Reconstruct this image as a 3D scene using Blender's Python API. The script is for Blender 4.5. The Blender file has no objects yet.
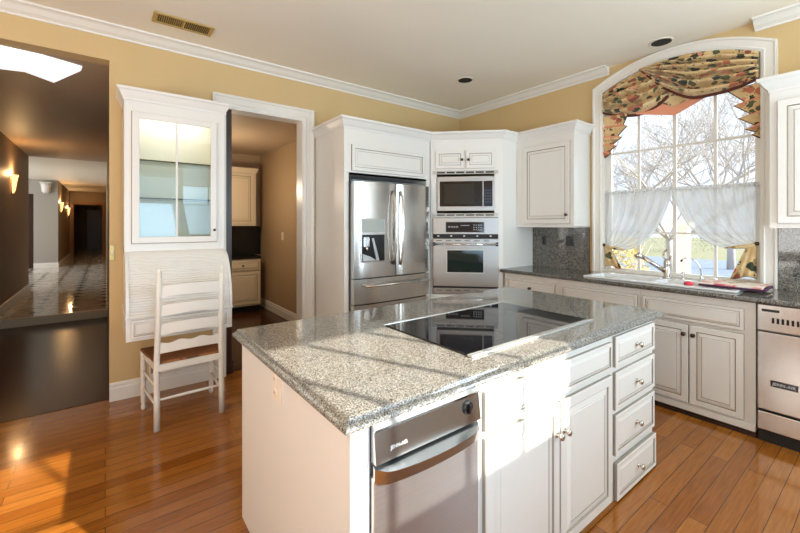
import bpy, bmesh, math, random
from mathutils import Vector, Matrix
random.seed(7)
PI = math.pi
SC = bpy.context.scene
COL = SC.collection

# ------------------------------------------------------------------ camera, world, sun, daylight and fill, exposure
cd = bpy.data.cameras.new('camera'); cam = bpy.data.objects.new('camera', cd); COL.objects.link(cam)
cam.location = (0, 0, 1.45); cam.rotation_euler = (PI/2, 0, -math.radians(37.30))
cd.sensor_width = 36; cd.lens = 387/800*36; cd.shift_y = (224-266.5)/800; cd.clip_start = .05; cd.clip_end = 300
SC.camera = cam

W = bpy.data.worlds.new('sky'); SC.world = W; W.use_nodes = True
bg = W.node_tree.nodes['Background']
bg.inputs[0].default_value = (.78, .88, 1.0, 1); bg.inputs[1].default_value = .92

def lamp(name, kind, loc, energy, color=(1, 1, 1), size=None, direction=None, **kw):
    d = bpy.data.lights.new(name, kind); o = bpy.data.objects.new(name, d); COL.objects.link(o)
    o.location = loc; d.energy = energy; d.color = color
    if size and kind == 'AREA':
        d.shape = 'RECTANGLE'; d.size, d.size_y = size
    elif size: d.shadow_soft_size = size
    if direction: o.rotation_euler = Vector(direction).to_track_quat('-Z', 'Y').to_euler()
    for k, v in kw.items(): setattr(d, k, v)
    return o
lamp('sun', 'SUN', (6, -8, 6), 7.4, (1, .93, .80), direction=(-.399*.887, .917*.887, -.462), angle=math.radians(.6))
# added fill lamps behind and beside the camera; nook one at the inferred window
lamp('fill_patio', 'AREA', (.38, -1.26, 1.2), 31, (.46, .74, 1.0), (1.45, 2.2), (0, 1, 1.3))
lamp('daylight_nook', 'AREA', (1.91, -1.25, 1.75), 14, (.46, .74, 1.0), (1.4, 1.6), (0, 1, 1.3))
lamp('fill_corner', 'AREA', (3.3, -1.25, 1.75), 38, (.70, .87, 1.0), (1.0, 1.6), (.12, 1, .1))
lamp('fill_side', 'AREA', (-2.95, .9, 1.55), 98, (.98, .98, .97), (2.6, 1.8), (1, 0, 1.0))  # bare fill panel inside the side wall, which has no window
lamp('daylight_foyer', 'AREA', (-3.9, 13.3, 1.7), 68, (.9, .95, 1.0), (3.0, 1.6), (1, 0, 0))

vs = SC.view_settings
SC.display_settings.display_device = 'sRGB'
vs.view_transform = 'Standard'; vs.look = 'None'; vs.gamma = 1; vs.use_curve_mapping = False
vs.exposure = 0.78

# ------------------------------------------------------------------ materials
def srgb(r, g, b):
    f = lambda c: (c/255/12.92) if c/255 <= .04045 else ((c/255+.055)/1.055)**2.4
    return (f(r), f(g), f(b), 1)
def mat(name, col, rough=.5, metal=0, coat=0, spec=.5, **kw):
    m = bpy.data.materials.new(name); m.use_nodes = True
    b = m.node_tree.nodes['Principled BSDF']
    b.inputs['Base Color'].default_value = col; b.inputs['Roughness'].default_value = rough
    b.inputs['Metallic'].default_value = metal; b.inputs['Coat Weight'].default_value = coat
    b.inputs['Specular IOR Level'].default_value = spec
    for k, v in kw.items(): b.inputs[k.replace('_', ' ')].default_value = v
    return m
class NT:
    def __init__(s, m): s.t = m.node_tree; s.b = s.t.nodes['Principled BSDF']; s.out = s.t.nodes['Material Output']
    def n(s, kind, **kw):
        x = s.t.nodes.new(kind)
        for k, v in kw.items():
            if k.startswith('i_'): x.inputs[k[2:].replace('_', ' ')].default_value = v
            else: setattr(x, k, v)
        return x
    def l(s, a, b): s.t.links.new(a, b)
    def ramp(s, fac, stops, interp='LINEAR'):
        r = s.n('ShaderNodeValToRGB'); r.color_ramp.interpolation = interp
        while len(r.color_ramp.elements) < len(stops): r.color_ramp.elements.new(.5)
        for e, (p, c) in zip(r.color_ramp.elements, stops): e.position = p; e.color = c
        s.l(fac, r.inputs[0]); return r.outputs[0]
    def mix(s, fac, a, b, mode='MIX'):
        x = s.n('ShaderNodeMix', data_type='RGBA', blend_type=mode)
        for sock, v in ((x.inputs[0], fac), (x.inputs[6], a), (x.inputs[7], b)):
            if hasattr(v, 'links'): s.l(v, sock)
            else: sock.default_value = v
        return x.outputs[2]
    def math(s, op, a, b=0.0, c=None):
        x = s.n('ShaderNodeMath', operation=op)
        for i, v in enumerate((a, b) if c is None else (a, b, c)):
            if hasattr(v, 'links'): s.l(v, x.inputs[i])
            else: x.inputs[i].default_value = v
        return x.outputs[0]
    def coord(s, scale=(1, 1, 1), rot=(0, 0, 0), which='Object'):
        tc = s.n('ShaderNodeTexCoord'); mp = s.n('ShaderNodeMapping')
        mp.inputs['Scale'].default_value = scale; mp.inputs['Rotation'].default_value = rot
        s.l(tc.outputs[which], mp.inputs[0]); return mp.outputs[0]
    def geo(s, scale=(1, 1, 1)):
        g = s.n('ShaderNodeNewGeometry'); mp = s.n('ShaderNodeMapping'); mp.inputs['Scale'].default_value = scale
        s.l(g.outputs['Position'], mp.inputs[0]); return mp.outputs[0]
    def bump(s, h, strength=.1, dist=.01):
        b = s.n('ShaderNodeBump', i_Strength=strength, i_Distance=dist); s.l(h, b.inputs['Height']); s.l(b.outputs[0], s.b.inputs['Normal'])

def painted(name, col, rough=.5, var=.03, **kw):
    m = mat(name, col, rough, **kw); N = NT(m)
    nz = N.n('ShaderNodeTexNoise', i_Scale=3.0, i_Detail=3.0); N.l(N.geo(), nz.inputs['Vector'])
    c2 = tuple(c*(1-var*2) for c in col[:3])+(1,)
    N.l(N.mix(nz.outputs[0], col, c2), N.b.inputs['Base Color'])
    return m
M = {}
M['wall'] = painted('wall_paint', srgb(214, 184, 132), .6)
M['wall_grey'] = painted('grey_wall_paint', srgb(170, 163, 152), .6)
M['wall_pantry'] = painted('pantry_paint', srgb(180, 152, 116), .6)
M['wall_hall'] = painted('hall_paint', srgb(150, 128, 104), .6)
M['ceiling'] = painted('ceiling_paint', srgb(244, 234, 216), .6, .01)
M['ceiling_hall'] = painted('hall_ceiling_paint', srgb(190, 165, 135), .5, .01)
M['trim'] = painted('trim_paint', srgb(236, 231, 222), .35, .01)
M['white'] = painted('cabinet_paint', srgb(234, 230, 223), .32, .012, coat=.15)
M['glaze_and_edge_shade'] = mat('groove_glaze_edge_shade', srgb(140, 124, 104), .5)
M['pale_glaze_and_edge_shade'] = mat('pale_groove_glaze_edge_shade', srgb(160, 152, 140), .5)
M['cream'] = painted('pantry_cabinet_paint', srgb(232, 212, 176), .4, .02)
M['black'] = mat('black_gloss', (.008, .008, .009, 1), .15)
M['blackmatt'] = mat('black_matt', (.012, .011, .010, 1), .6)
M['nickel'] = mat('satin_nickel', (.62, .58, .52, 1), .25, 1)
M['chrome'] = mat('chrome', (.8, .8, .8, 1), .08, 1)
M['bronze'] = mat('dark_bronze', (.09, .06, .035, 1), .35, .8)
M['brass'] = painted('brass', (.58, .42, .16, 1), .35, metal=.7)
M['porcelain'] = mat('porcelain', (.86, .86, .86, 1), .12, coat=.4)
M['plate'] = mat('outlet_plastic', srgb(238, 226, 210), .35)
M['darkplate'] = mat('dark_outlet_plastic', srgb(38, 37, 40), .3)
M['darkwood'] = painted('dark_wood', srgb(58, 34, 24), .3, .1)
M['display'] = mat('display_glass', (.012, .013, .02, 1), .06)
M['letters'] = mat('white_letters', (.75, .75, .75, 1), .4)
M['grey'] = mat('grey_plastic', srgb(120, 124, 126), .35)
M['greytrim'] = mat('grey_trim', srgb(196, 191, 182), .4)
M['rod'] = mat('white_rod', (.8, .8, .8, 1), .4)

def steel(name, col, rough, axis, metal=1.0, tint=.12):
    m = mat(name, col, rough, metal); N = NT(m)
    sc = {'z': (60, 60, 1.2), 'h': (1.2, 1.2, 90)}[axis]
    nz = N.n('ShaderNodeTexNoise', i_Scale=6.0, i_Detail=4.0); N.l(N.geo(sc), nz.inputs['Vector'])
    N.bump(nz.outputs[0], .025, .002)
    N.l(N.ramp(nz.outputs[0], [(.3, tuple(c*(1-tint) for c in col[:3])+(1,)), (.7, col)]), N.b.inputs['Base Color'])
    return m
M['steel'] = steel('brushed_stainless', (.66, .645, .62, 1), .22, 'z')
M['steelh'] = steel('brushed_stainless_oven', (.48, .46, .435, 1), .40, 'h')
M['panelgrey'] = mat('satin_grey_panel', (.40, .42, .44, 1), .26, 1)
M['silver'] = steel('grey_stainless', (.55, .56, .57, 1), .30, 'h', .9)

def granite(name, base, dark, light, scale=1.0, spec=.6):
    m = mat(name, base, .06, coat=.0, spec=spec); N = NT(m); v = N.geo()
    a = N.n('ShaderNodeTexVoronoi', i_Scale=190*scale); N.l(v, a.inputs['Vector'])
    b = N.n('ShaderNodeTexNoise', i_Scale=110*scale, i_Detail=3.0); N.l(v, b.inputs['Vector'])
    c = N.n('ShaderNodeTexNoise', i_Scale=26*scale, i_Detail=2.0); N.l(v, c.inputs['Vector'])
    sep = N.n('ShaderNodeSeparateColor'); N.l(a.outputs['Color'], sep.inputs[0])
    k = N.math('ADD', N.math('MULTIPLY', sep.outputs[0], .55), N.math('MULTIPLY', b.outputs[0], .6))
    k = N.math('ADD', k, N.math('MULTIPLY', c.outputs[0], .25))
    N.l(N.ramp(k, [(.38, dark), (.56, tuple(.5*(x+y) for x, y in zip(dark, base))), (.68, base), (.92, light)]), N.b.inputs['Base Color'])
    return m
M['granite'] = granite('speckled_grey_granite', srgb(132, 128, 120), srgb(44, 42, 41), srgb(178, 174, 166), 2.0)
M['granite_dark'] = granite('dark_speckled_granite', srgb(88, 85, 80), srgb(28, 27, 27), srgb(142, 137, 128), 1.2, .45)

def floorwood(name='hardwood_planks', cs=((146, 84, 26), (164, 100, 34), (182, 116, 46)), dk=(138, 72, 16), gloss=.16, coat=.25):
    m = mat(name, srgb(150, 85, 40), gloss, coat=coat, spec=.5 if coat else .2); N = NT(m); v = N.geo()
    N.b.inputs['Coat Roughness'].default_value = .08
    br = N.n('ShaderNodeTexBrick', offset=.37, offset_frequency=2, squash=1.0)
    br.inputs['Scale'].default_value = 1; br.inputs['Brick Width'].default_value = 1.15; br.inputs['Row Height'].default_value = .083
    br.inputs['Mortar Size'].default_value = .0016; br.inputs['Mortar Smooth'].default_value = .3; br.inputs['Bias'].default_value = 0
    br.inputs['Color1'].default_value = (0, 0, 0, 1); br.inputs['Color2'].default_value = (1, 1, 1, 1); br.inputs['Mortar'].default_value = (.5, .5, .5, 1)
    N.l(v, br.inputs['Vector'])
    g = N.n('ShaderNodeTexNoise', i_Scale=5.0, i_Detail=6.0, i_Distortion=.4); N.l(N.geo((1.2, 16, 1)), g.inputs['Vector'])
    g2 = N.n('ShaderNodeTexNoise', i_Scale=1.6, i_Detail=2.0); N.l(N.geo((.8, 3, 1)), g2.inputs['Vector'])
    base = N.ramp(br.outputs[0], [(0, srgb(*cs[0])), (.5, srgb(*cs[1])), (1, srgb(*cs[2]))])
    grain = N.ramp(g.outputs[0], [(.3, (.62, .58, .55, 1)), (.65, (1, 1, 1, 1))])
    c = N.mix(.8, base, grain, 'MULTIPLY')
    c = N.mix(N.math('MULTIPLY', g2.outputs[0], .35), c, srgb(*dk))
    c = N.mix(br.outputs['Fac'], c, srgb(66, 34, 16))
    N.l(c, N.b.inputs['Base Color'])
    N.bump(br.outputs['Fac'], -.25, .002)
    return m
M['floor'] = floorwood()
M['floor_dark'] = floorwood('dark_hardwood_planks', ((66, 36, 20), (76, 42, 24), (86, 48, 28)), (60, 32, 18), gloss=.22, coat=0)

def tilemat():
    m = mat('marble_tiles', srgb(190, 182, 170), .08); N = NT(m); v = N.geo((2.4, 2.4, 2.4))
    sx = N.n('ShaderNodeSeparateXYZ'); N.l(v, sx.inputs[0])
    fx = N.math('ABSOLUTE', N.math('SUBTRACT', N.math('FRACT', sx.outputs[0]), .5)); fy = N.math('ABSOLUTE', N.math('SUBTRACT', N.math('FRACT', sx.outputs[1]), .5))
    dia = N.math('GREATER_THAN', N.math('ADD', fx, fy), .78)
    gr = N.math('GREATER_THAN', N.math('MAXIMUM', fx, fy), .49)
    nz = N.n('ShaderNodeTexNoise', i_Scale=4.0, i_Detail=6.0, i_Distortion=1.0); N.l(v, nz.inputs['Vector'])
    c = N.ramp(nz.outputs[0], [(.35, srgb(180, 170, 156)), (.6, srgb(226, 220, 208))])
    c = N.mix(gr, c, srgb(90, 82, 74)); c = N.mix(dia, c, srgb(30, 26, 24))
    N.l(c, N.b.inputs['Base Color']); return m
M['tile'] = tilemat()

def floral():
    m = mat('floral_fabric', srgb(205, 172, 112), .8); N = NT(m)
    v = N.geo(); nz = N.n('ShaderNodeTexNoise', i_Scale=11.0, i_Detail=3.0); N.l(v, nz.inputs['Vector'])
    wv = N.mix(.12, v, nz.outputs['Color'], 'ADD')
    def blobs(scale, thr, sel):
        a = N.n('ShaderNodeTexVoronoi', i_Scale=scale); N.l(wv, a.inputs['Vector'])
        sp = N.n('ShaderNodeSeparateColor'); N.l(a.outputs['Color'], sp.inputs[0])
        return N.math('MULTIPLY', N.math('LESS_THAN', a.outputs['Distance'], thr), N.math('GREATER_THAN', sp.outputs[0], sel)), sp.outputs[1]
    c = N.ramp(nz.outputs[0], [(.3, srgb(202, 166, 110)), (.7, srgb(232, 206, 156))])
    f1, r1 = blobs(14, .46, .28); leaf = N.ramp(r1, [(0, srgb(52, 56, 38)), (.4, srgb(88, 90, 56)), (.7, srgb(168, 142, 92))], 'CONSTANT')
    c = N.mix(f1, c, leaf)
    f2, r2 = blobs(12, .38, .52); fl = N.ramp(r2, [(0, srgb(188, 112, 78)), (.5, srgb(214, 150, 110)), (.8, srgb(150, 78, 56))], 'CONSTANT')
    c = N.mix(f2, c, fl)
    f3, r3 = blobs(34, .24, .6); c = N.mix(f3, c, srgb(70, 48, 36))
    N.l(c, N.b.inputs['Base Color']); 
    N.b.inputs['Sheen Weight'].default_value = .2
    return m
M['floral'] = floral()
M['coral'] = painted('coral_lining_fabric', srgb(240, 162, 128), .8)
M['fringe'] = mat('brown_fringe', srgb(96, 48, 38), .9)

def sheer():
    m = mat('sheer_white_voile', (.9, .9, .9, 1), .9); N = NT(m)
    tr = N.n('ShaderNodeBsdfTranslucent'); tr.inputs[0].default_value = (.97, .98, .99, 1)
    df = N.n('ShaderNodeBsdfDiffuse'); df.inputs[0].default_value = (.9, .91, .92, 1)
    tp = N.n('ShaderNodeBsdfTransparent')
    a = N.n('ShaderNodeMixShader'); a.inputs[0].default_value = .35; N.l(tr.outputs[0], a.inputs[1]); N.l(df.outputs[0], a.inputs[2])
    b = N.n('ShaderNodeMixShader'); b.inputs[0].default_value = .86; N.l(tp.outputs[0], b.inputs[1]); N.l(a.outputs[0], b.inputs[2])
    N.l(b.outputs[0], N.out.inputs[0]); return m
M['sheer'] = sheer()
M['sun_stop'] = mat('white_sun_stop', (.85, .85, .85, 1), .8)
def glass(name, tint=(1, 1, 1, 1), refl=.08):
    m = mat(name, tint); N = NT(m)
    tp = N.n('ShaderNodeBsdfTransparent'); tp.inputs[0].default_value = tint
    gl = N.n('ShaderNodeBsdfGlossy'); gl.inputs['Roughness'].default_value = .01
    fr = N.n('ShaderNodeFresnel'); fr.inputs[0].default_value = 1.45
    a = N.n('ShaderNodeMixShader'); N.l(N.math('MULTIPLY', fr.outputs[0], refl/.04), a.inputs[0]) if refl != .04 else N.l(fr.outputs[0], a.inputs[0])
    N.l(tp.outputs[0], a.inputs[1]); N.l(gl.outputs[0], a.inputs[2]); N.l(a.outputs[0], N.out.inputs[0]); return m
M['pane'] = glass('window_glass', (.98, .99, 1, 1), .04)
M['cabglass'] = glass('cabinet_glass', (.95, .98, .96, 1), .08)
M['shelfglass'] = glass('shelf_glass', (.88, .95, .92, 1), .04)
M['shelfedge'] = mat('shelf_edge', srgb(40, 56, 48), .2)
def emit(name, col, s):
    m = mat(name, col); b = m.node_tree.nodes['Principled BSDF']
    b.inputs['Emission Color'].default_value = col; b.inputs['Emission Strength'].default_value = s; return m
M['sconce'] = emit('sconce_alabaster', (1, .50, .14, 1), 2.2)
M['sun_patch'] = emit('reflected_sun_glow', (.95, .98, 1, 1), .5)  # glow stands in for sun reflected off the cooktop
M['rush'] = None
def rush():
    m = mat('woven_rush', srgb(142, 88, 46), .6); N = NT(m)
    w = N.n('ShaderNodeTexWave', i_Scale=38.0, i_Distortion=2.0, bands_direction='Y'); N.l(N.geo(), w.inputs['Vector'])
    N.l(N.ramp(w.outputs[0], [(.2, srgb(96, 54, 26)), (.6, srgb(158, 100, 56))]), N.b.inputs['Base Color']); N.bump(w.outputs[0], .4, .003); return m
M['rush'] = rush()
M['lawn'] = painted('winter_lawn', srgb(150, 150, 120), .9, .15)
M['road'] = painted('road', srgb(128, 142, 160), .7, .05)
M['bark'] = painted('pale_bark', srgb(196, 190, 188), .8, .12)
M['yellowleaf'] = painted('yellow_leaf', srgb(226, 204, 128), .7, .2)
M['evergreen'] = painted('evergreen', srgb(120, 140, 120), .8, .2)
M['towel'] = None
def towel():
    m = mat('printed_towel', srgb(240, 220, 205), .9); N = NT(m)
    a = N.n('ShaderNodeTexVoronoi', i_Scale=24.0); N.l(N.geo(), a.inputs['Vector'])
    sp = N.n('ShaderNodeSeparateColor'); N.l(a.outputs['Color'], sp.inputs[0])
    N.l(N.ramp(sp.outputs[0], [(0, srgb(240, 226, 214)), (.5, srgb(236, 170, 160)), (.65, srgb(224, 112, 122)), (.74, srgb(238, 196, 140)), (.86, srgb(150, 170, 120)), (.92, srgb(242, 230, 220))], 'CONSTANT'), N.b.inputs['Base Color']); return m
M['towel'] = towel()
M['plum'] = mat('plum_cloth', srgb(74, 38, 66), .9)

# ------------------------------------------------------------------ mesh helpers
class MB:
    def __init__(s): s.bm = bmesh.new()
    def face(s, vs, m=0):
        try: f = s.bm.faces.new(vs); f.material_index = m; return f
        except ValueError: return None
    def v(s, p): return s.bm.verts.new(p)
    def box(s, a, b, bev=0, m=0):
        a, b = Vector(a), Vector(b)
        lo = Vector([min(a[i], b[i]) for i in range(3)]); hi = Vector([max(a[i], b[i]) for i in range(3)])
        t = bmesh.new() if bev else s.bm
        vs = [t.verts.new((x, y, z)) for x in (lo.x, hi.x) for y in (lo.y, hi.y) for z in (lo.z, hi.z)]
        fs = [t.faces.new([vs[i] for i in q]) for q in ((0, 1, 3, 2), (4, 6, 7, 5), (0, 4, 5, 1), (2, 3, 7, 6), (0, 2, 6, 4), (1, 5, 7, 3))]
        for f in fs: f.material_index = m
        if bev:
            bmesh.ops.bevel(t, geom=t.edges[:], offset=bev, segments=2, affect='EDGES', profile=.5)
            s.absorb(t, m)
        return s
    def absorb(s, t, m=None):
        mp = {v: s.bm.verts.new(v.co) for v in t.verts}
        for f in t.faces:
            g = s.face([mp[v] for v in f.verts], f.material_index if m is None else m)
            if g: g.smooth = f.smooth
        t.free()
    def extr(s, pts, vec, m=0):
        vec = Vector(vec); a = [s.v(p) for p in pts]; b = [s.v(Vector(p)+vec) for p in pts]
        s.face(a, m); s.face(b[::-1], m); n = len(a)
        for i in range(n): s.face([a[i], a[(i+1) % n], b[(i+1) % n], b[i]], m)
        return s
    def tube(s, pts, r, n=8, m=0, caps=True, smooth=True):
        pts = [Vector(p) for p in pts]; rings = []; k = len(pts)
        up = None
        for i, p in enumerate(pts):
            d = (pts[min(i+1, k-1)]-pts[max(i-1, 0)]).normalized()
            if up is None: up = Vector((0, 0, 1)) if abs(d.z) < .9 else Vector((1, 0, 0))
            x = d.cross(up).normalized(); y = x.cross(d).normalized(); up = y
            rr = r(i/(k-1)) if callable(r) else (r[i] if isinstance(r, (list, tuple)) else r)
            rings.append([s.v(p+x*math.cos(2*PI*j/n)*rr+y*math.sin(2*PI*j/n)*rr) for j in range(n)])
        for i in range(k-1):
            for j in range(n):
                f = s.face([rings[i][j], rings[i][(j+1) % n], rings[i+1][(j+1) % n], rings[i+1][j]], m)
                if f: f.smooth = smooth
        if caps: s.face(rings[0][::-1], m); s.face(rings[-1], m)
        return s
    def lathe(s, prof, o, ax=(0, 0, 1), n=16, m=0):      # prof: (radius, distance along axis)
        ax = Vector(ax).normalized(); x = ax.orthogonal().normalized(); y = ax.cross(x); o = Vector(o); rings = []
        for r, h in prof:
            r = max(r, .0002)
            rings.append([s.v(o+ax*h+x*math.cos(2*PI*j/n)*r+y*math.sin(2*PI*j/n)*r) for j in range(n)])
        for i in range(len(rings)-1):
            for j in range(n):
                f = s.face([rings[i][j], rings[i][(j+1) % n], rings[i+1][(j+1) % n], rings[i+1][j]], m)
                if f: f.smooth = True
        s.face(rings[0][::-1], m); s.face(rings[-1], m); return s
    def grid(s, fn, nu, nv, m=0, thick=None):
        g = [[s.v(fn(i/nu, j/nv)) for j in range(nv+1)] for i in range(nu+1)]
        for i in range(nu):
            for j in range(nv):
                f = s.face([g[i][j], g[i+1][j], g[i+1][j+1], g[i][j+1]], m)
                if f: f.smooth = True
        return s
    def sweep(s, path, prof, to3, side=1, m=0, closed=False):
        P = [Vector(p) for p in path]; k = len(P); rows = []
        for i, p in enumerate(P):
            d0 = (P[i]-P[i-1]).normalized() if (i > 0 or closed) else None
            d1 = (P[(i+1) % k]-P[i]).normalized() if (i < k-1 or closed) else None
            if d0 is None: d0 = d1
            if d1 is None: d1 = d0
            n0 = Vector((-d0.y, d0.x)); n1 = Vector((-d1.y, d1.x)); t = (n0+n1)
            mv = t/(1+n0.dot(n1))*side
            rows.append([s.v(to3(p+mv*o, h)) for o, h in prof])
        q = len(prof); rng = range(k if closed else k-1)
        for i in rng:
            for j in range(q):
                s.face([rows[i][j], rows[(i+1) % k][j], rows[(i+1) % k][(j+1) % q], rows[i][(j+1) % q]], m)
        if not closed: s.face(rows[0], m); s.face(rows[-1][::-1], m)
        return s
    def panel(s, o, u, n, Wd, Ht, T=.02, k=1.0, flat=False):   # door front: raised field, glazed grooves and painted gap shade on the edges (material 1)
        o, u, n = Vector(o), Vector(u).normalized(), Vector(n).normalized(); w = Vector((0, 0, 1))
        R = [(0, 0, 1), (0, T-.003, 0), (.003, T, 0), (.046*k, T, 1), (.050*k, T-.006, 1), (.053*k, T-.006, 0), (.080*k, T-.0015, 1), (.083*k, T-.0035, 0), (.087*k, T-.0015, 0)]
        rings = []
        for i, d, mm in R:
            rings.append(([s.v(o+u*a+w*b+n*d) for a, b in ((i, i), (Wd-i, i), (Wd-i, Ht-i), (i, Ht-i))], mm))
        s.face(rings[0][0][::-1], 0)
        for (ra, ma), (rb, mb) in zip(rings, rings[1:]):
            for j in range(4): s.face([ra[j], ra[(j+1) % 4], rb[(j+1) % 4], rb[j]], ma)
        s.face(rings[-1][0], 0); return s
    def build(s, name, mats, parent=None, smooth=None):
        bmesh.ops.recalc_face_normals(s.bm, faces=s.bm.faces[:])
        me = bpy.data.meshes.new(name)
        if parent is not None: off = wloc(parent)
        else:
            cs = [v.co for v in s.bm.verts]
            off = Vector((sum(c.x for c in cs)/len(cs), sum(c.y for c in cs)/len(cs), min(c.z for c in cs)))
        bmesh.ops.translate(s.bm, verts=s.bm.verts[:], vec=-off)
        s.bm.to_mesh(me); s.bm.free()
        for x in (mats if isinstance(mats, (list, tuple)) else [mats]): me.materials.append(M[x] if isinstance(x, str) else x)
        if smooth: me.shade_smooth(); me.set_sharp_from_angle(angle=math.radians(smooth))
        ob = bpy.data.objects.new(name, me); COL.objects.link(ob)
        if parent is not None: ob.parent = parent
        else: ob.location = off
        return ob
def wloc(o):
    l = Vector((0, 0, 0))
    while o is not None: l = l+o.location; o = o.parent
    return l
def tag(o, label=None, cat=None, group=None):
    if label: o['label'] = label
    if cat: o['category'] = cat
    if group: o['group'] = group
    return o
def thing(name, label, cat, loc, group=None):
    o = bpy.data.objects.new(name, None); COL.objects.link(o); o.location = loc; o.empty_display_size = .05
    return tag(o, label, cat, group)
def struct(o): o['kind'] = 'structure'; return o
def copy_tree(o, parent=None):
    c = o.copy(); COL.objects.link(c)
    if parent is not None: c.parent = parent
    for ch in list(o.children): copy_tree(ch, c)
    return c
def lettering(text, parent, o, u, w, size, mname='letters', depth=.0006, name='lettering', shear=0):
    cu = bpy.data.curves.new(name, 'FONT'); cu.body = text; cu.size = size; cu.extrude = depth; cu.align_x = 'CENTER'; cu.align_y = 'CENTER'; cu.shear = shear
    tmp = bpy.data.objects.new(name, cu); COL.objects.link(tmp)
    me = bpy.data.meshes.new_from_object(tmp.evaluated_get(bpy.context.evaluated_depsgraph_get()))
    bpy.data.objects.remove(tmp); bpy.data.curves.remove(cu)
    u = Vector(u).normalized(); w = Vector(w).normalized(); n = u.cross(w)
    R = Matrix((u, w, n)).transposed().to_4x4(); R.translation = Vector(o)-wloc(parent)
    me.transform(R); me.materials.clear(); me.materials.append(M[mname]); me.name = name
    ob = bpy.data.objects.new(name, me); COL.objects.link(ob); ob.parent = parent; return ob
XY = lambda p, h: (p.x, p.y, h)
def knob(parent, o, n, mname='nickel', r=.016):
    b = MB().lathe([(r*.75, 0), (r*.75, .003), (r*.35, .005), (r*.32, .014), (r*.8, .018), (r, .024), (r*.8, .031), (r*.2, .033)], o, n, 12)
    return b.build('knob', mname, parent)
def front(parent, name, o, u, n, Wd, Ht, T=.02, k=1.0, knob_at=None, mats=('white', 'glaze_and_edge_shade'), kn='nickel'):
    d = MB().panel(o, u, n, Wd, Ht, T, k).build(name, list(mats), parent)
    if knob_at is not None:
        p = Vector(o)+Vector(u).normalized()*knob_at[0]+Vector((0, 0, knob_at[1]))+Vector(n).normalized()*T
        knob(d, p, n, kn)
    return d

# ------------------------------------------------------------------ setting: shell
ZC = 3.05; YA = 3.95; XB = 4.10
struct(MB().box((-3.2, -1.5, -.1), (4.25, 8.2, 0)).build('floor', 'floor'))
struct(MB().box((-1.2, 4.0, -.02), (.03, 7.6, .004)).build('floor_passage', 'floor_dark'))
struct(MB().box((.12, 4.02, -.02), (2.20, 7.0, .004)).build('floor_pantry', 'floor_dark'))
struct(MB().box((-3.2, -1.5, ZC), (4.25, 4.09, ZC+.1)).build('ceiling', 'ceiling'))
# wall with archway and pantry doorway
b = MB()
b.box((-3.2, YA, 0), (-1.2, 4.09, ZC)); b.box((-1.2, YA, 2.786), (.027, 4.09, ZC)); b.box((.027, YA, 0), (.912, 4.09, ZC))
b.box((.912, YA, 2.57), (1.70, 4.09, ZC)); b.box((1.70, YA, 0), (4.25, 4.09, ZC))
struct(b.build('wall_left', 'wall'))
# window wall with an arched opening
arc = []
cy, hw, spring, rise = 1.305, .605, 2.80, .15
Rr = (hw*hw+rise*rise)/(2*rise)
for i in range(25):
    y = cy+hw-2*hw*i/24; arc.append((y, spring+rise-Rr+math.sqrt(Rr*Rr-(y-cy)**2)))
Y0, Y1, ZS = cy-hw, cy+hw, .955
b = MB()
b.box((XB, -1.5, 0), (4.25, Y0, ZC)); b.box((XB, Y1, 0), (4.25, YA, ZC)); b.box((XB, Y0, 0), (4.25, Y1, ZS))
b.extr([(XB, y, z) for y, z in arc]+[(XB, Y0, ZC), (XB, Y1, ZC)], (.15, 0, 0))
struct(b.build('wall_right', 'wall'))
b = MB()
for y0, y1, z0, z1 in ((-1.5, Y0, 0, ZC), (Y1, YA, 0, ZC), (Y0, Y1, 0, ZS), (Y0, Y1, 2.96, ZC)): b.box((4.251, y0, z0), (4.27, y1, z1))
struct(b.build('added_outside_cladding', 'trim'))  # white cladding added so bounce onto the porch post is not tan
# unseen wall behind the camera, with the breakfast-nook window and patio and corner openings added for fill
b = MB()
for x0, x1, z0, z1 in ((-3.2, -.4, 0, ZC), (-.4, 1.15, 2.4, ZC), (1.15, 1.2, 0, ZC), (1.2, 2.63, 0, .9), (1.2, 2.63, 2.60, ZC), (2.63, 2.8, 0, ZC), (2.8, 3.9, 0, .9), (2.8, 3.9, 2.6, ZC), (3.9, 4.1, 0, ZC)): b.box((x0, -1.34, z0), (x1, -1.3, z1))
struct(b.build('wall_back', 'wall'))
for i, (x0, x1, xs) in enumerate(((1.2, 2.63, (1.66, 1.985, 2.305)), (2.8, 3.9, (3.17, 3.53)))):
    b = MB()
    for x in xs: b.box((x-.013, -1.37, .9), (x+.013, -1.35, 2.60))
    for z in (1.83, 2.20): b.box((x0, -1.37, z-.012), (x1, -1.35, z+.012))
    w_ = struct(b.build('window_%d' % (2 if i == 0 else 4), 'trim'))  # second one is an unseen corner window added for its fill lamp
    MB().box((x0, -1.345, .9), (x1, -1.342, 1.83 if i == 0 else 2.6)).build('sun_stop', 'sun_stop', w_)  # opaque sheets stop the sun; nook one stands in for a cafe curtain
b = MB()
for x in (-.4, .34, 1.08): b.box((x, -1.36, 0), (x+.07, -1.31, 2.4))
b.box((-.4, -1.36, 2.33), (1.15, -1.31, 2.4)); b.box((-.4, -1.36, 0), (1.15, -1.31, .1)); b.box((-.33, -1.34, .1), (1.08, -1.335, 2.33), m=1)
struct(b.build('added_door_1', ['trim', 'pane']))  # unseen glazed door added to go with the patio fill lamp
struct(MB().box((-3.2, -1.3, 0), (-3.0, 3.95, ZC)).build('wall_side', 'wall'))

# crown moulding: along the archway wall and round the corner, then again beyond the arched window
CR = [(0, 2.972), (.012, 2.972), (.016, 2.984), (.045, 3.000), (.075, 3.026), (.09, 3.034), (.11, 3.037), (.115, 3.05), (0, 3.05)]
struct(MB().sweep([(-3.0, YA), (XB, YA), (XB, 1.85)], CR, XY, -1).build('trim_1', 'trim'))
struct(MB().sweep([(XB, .735), (XB, -1.3)], CR, XY, -1).build('trim_2', 'trim'))
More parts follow.
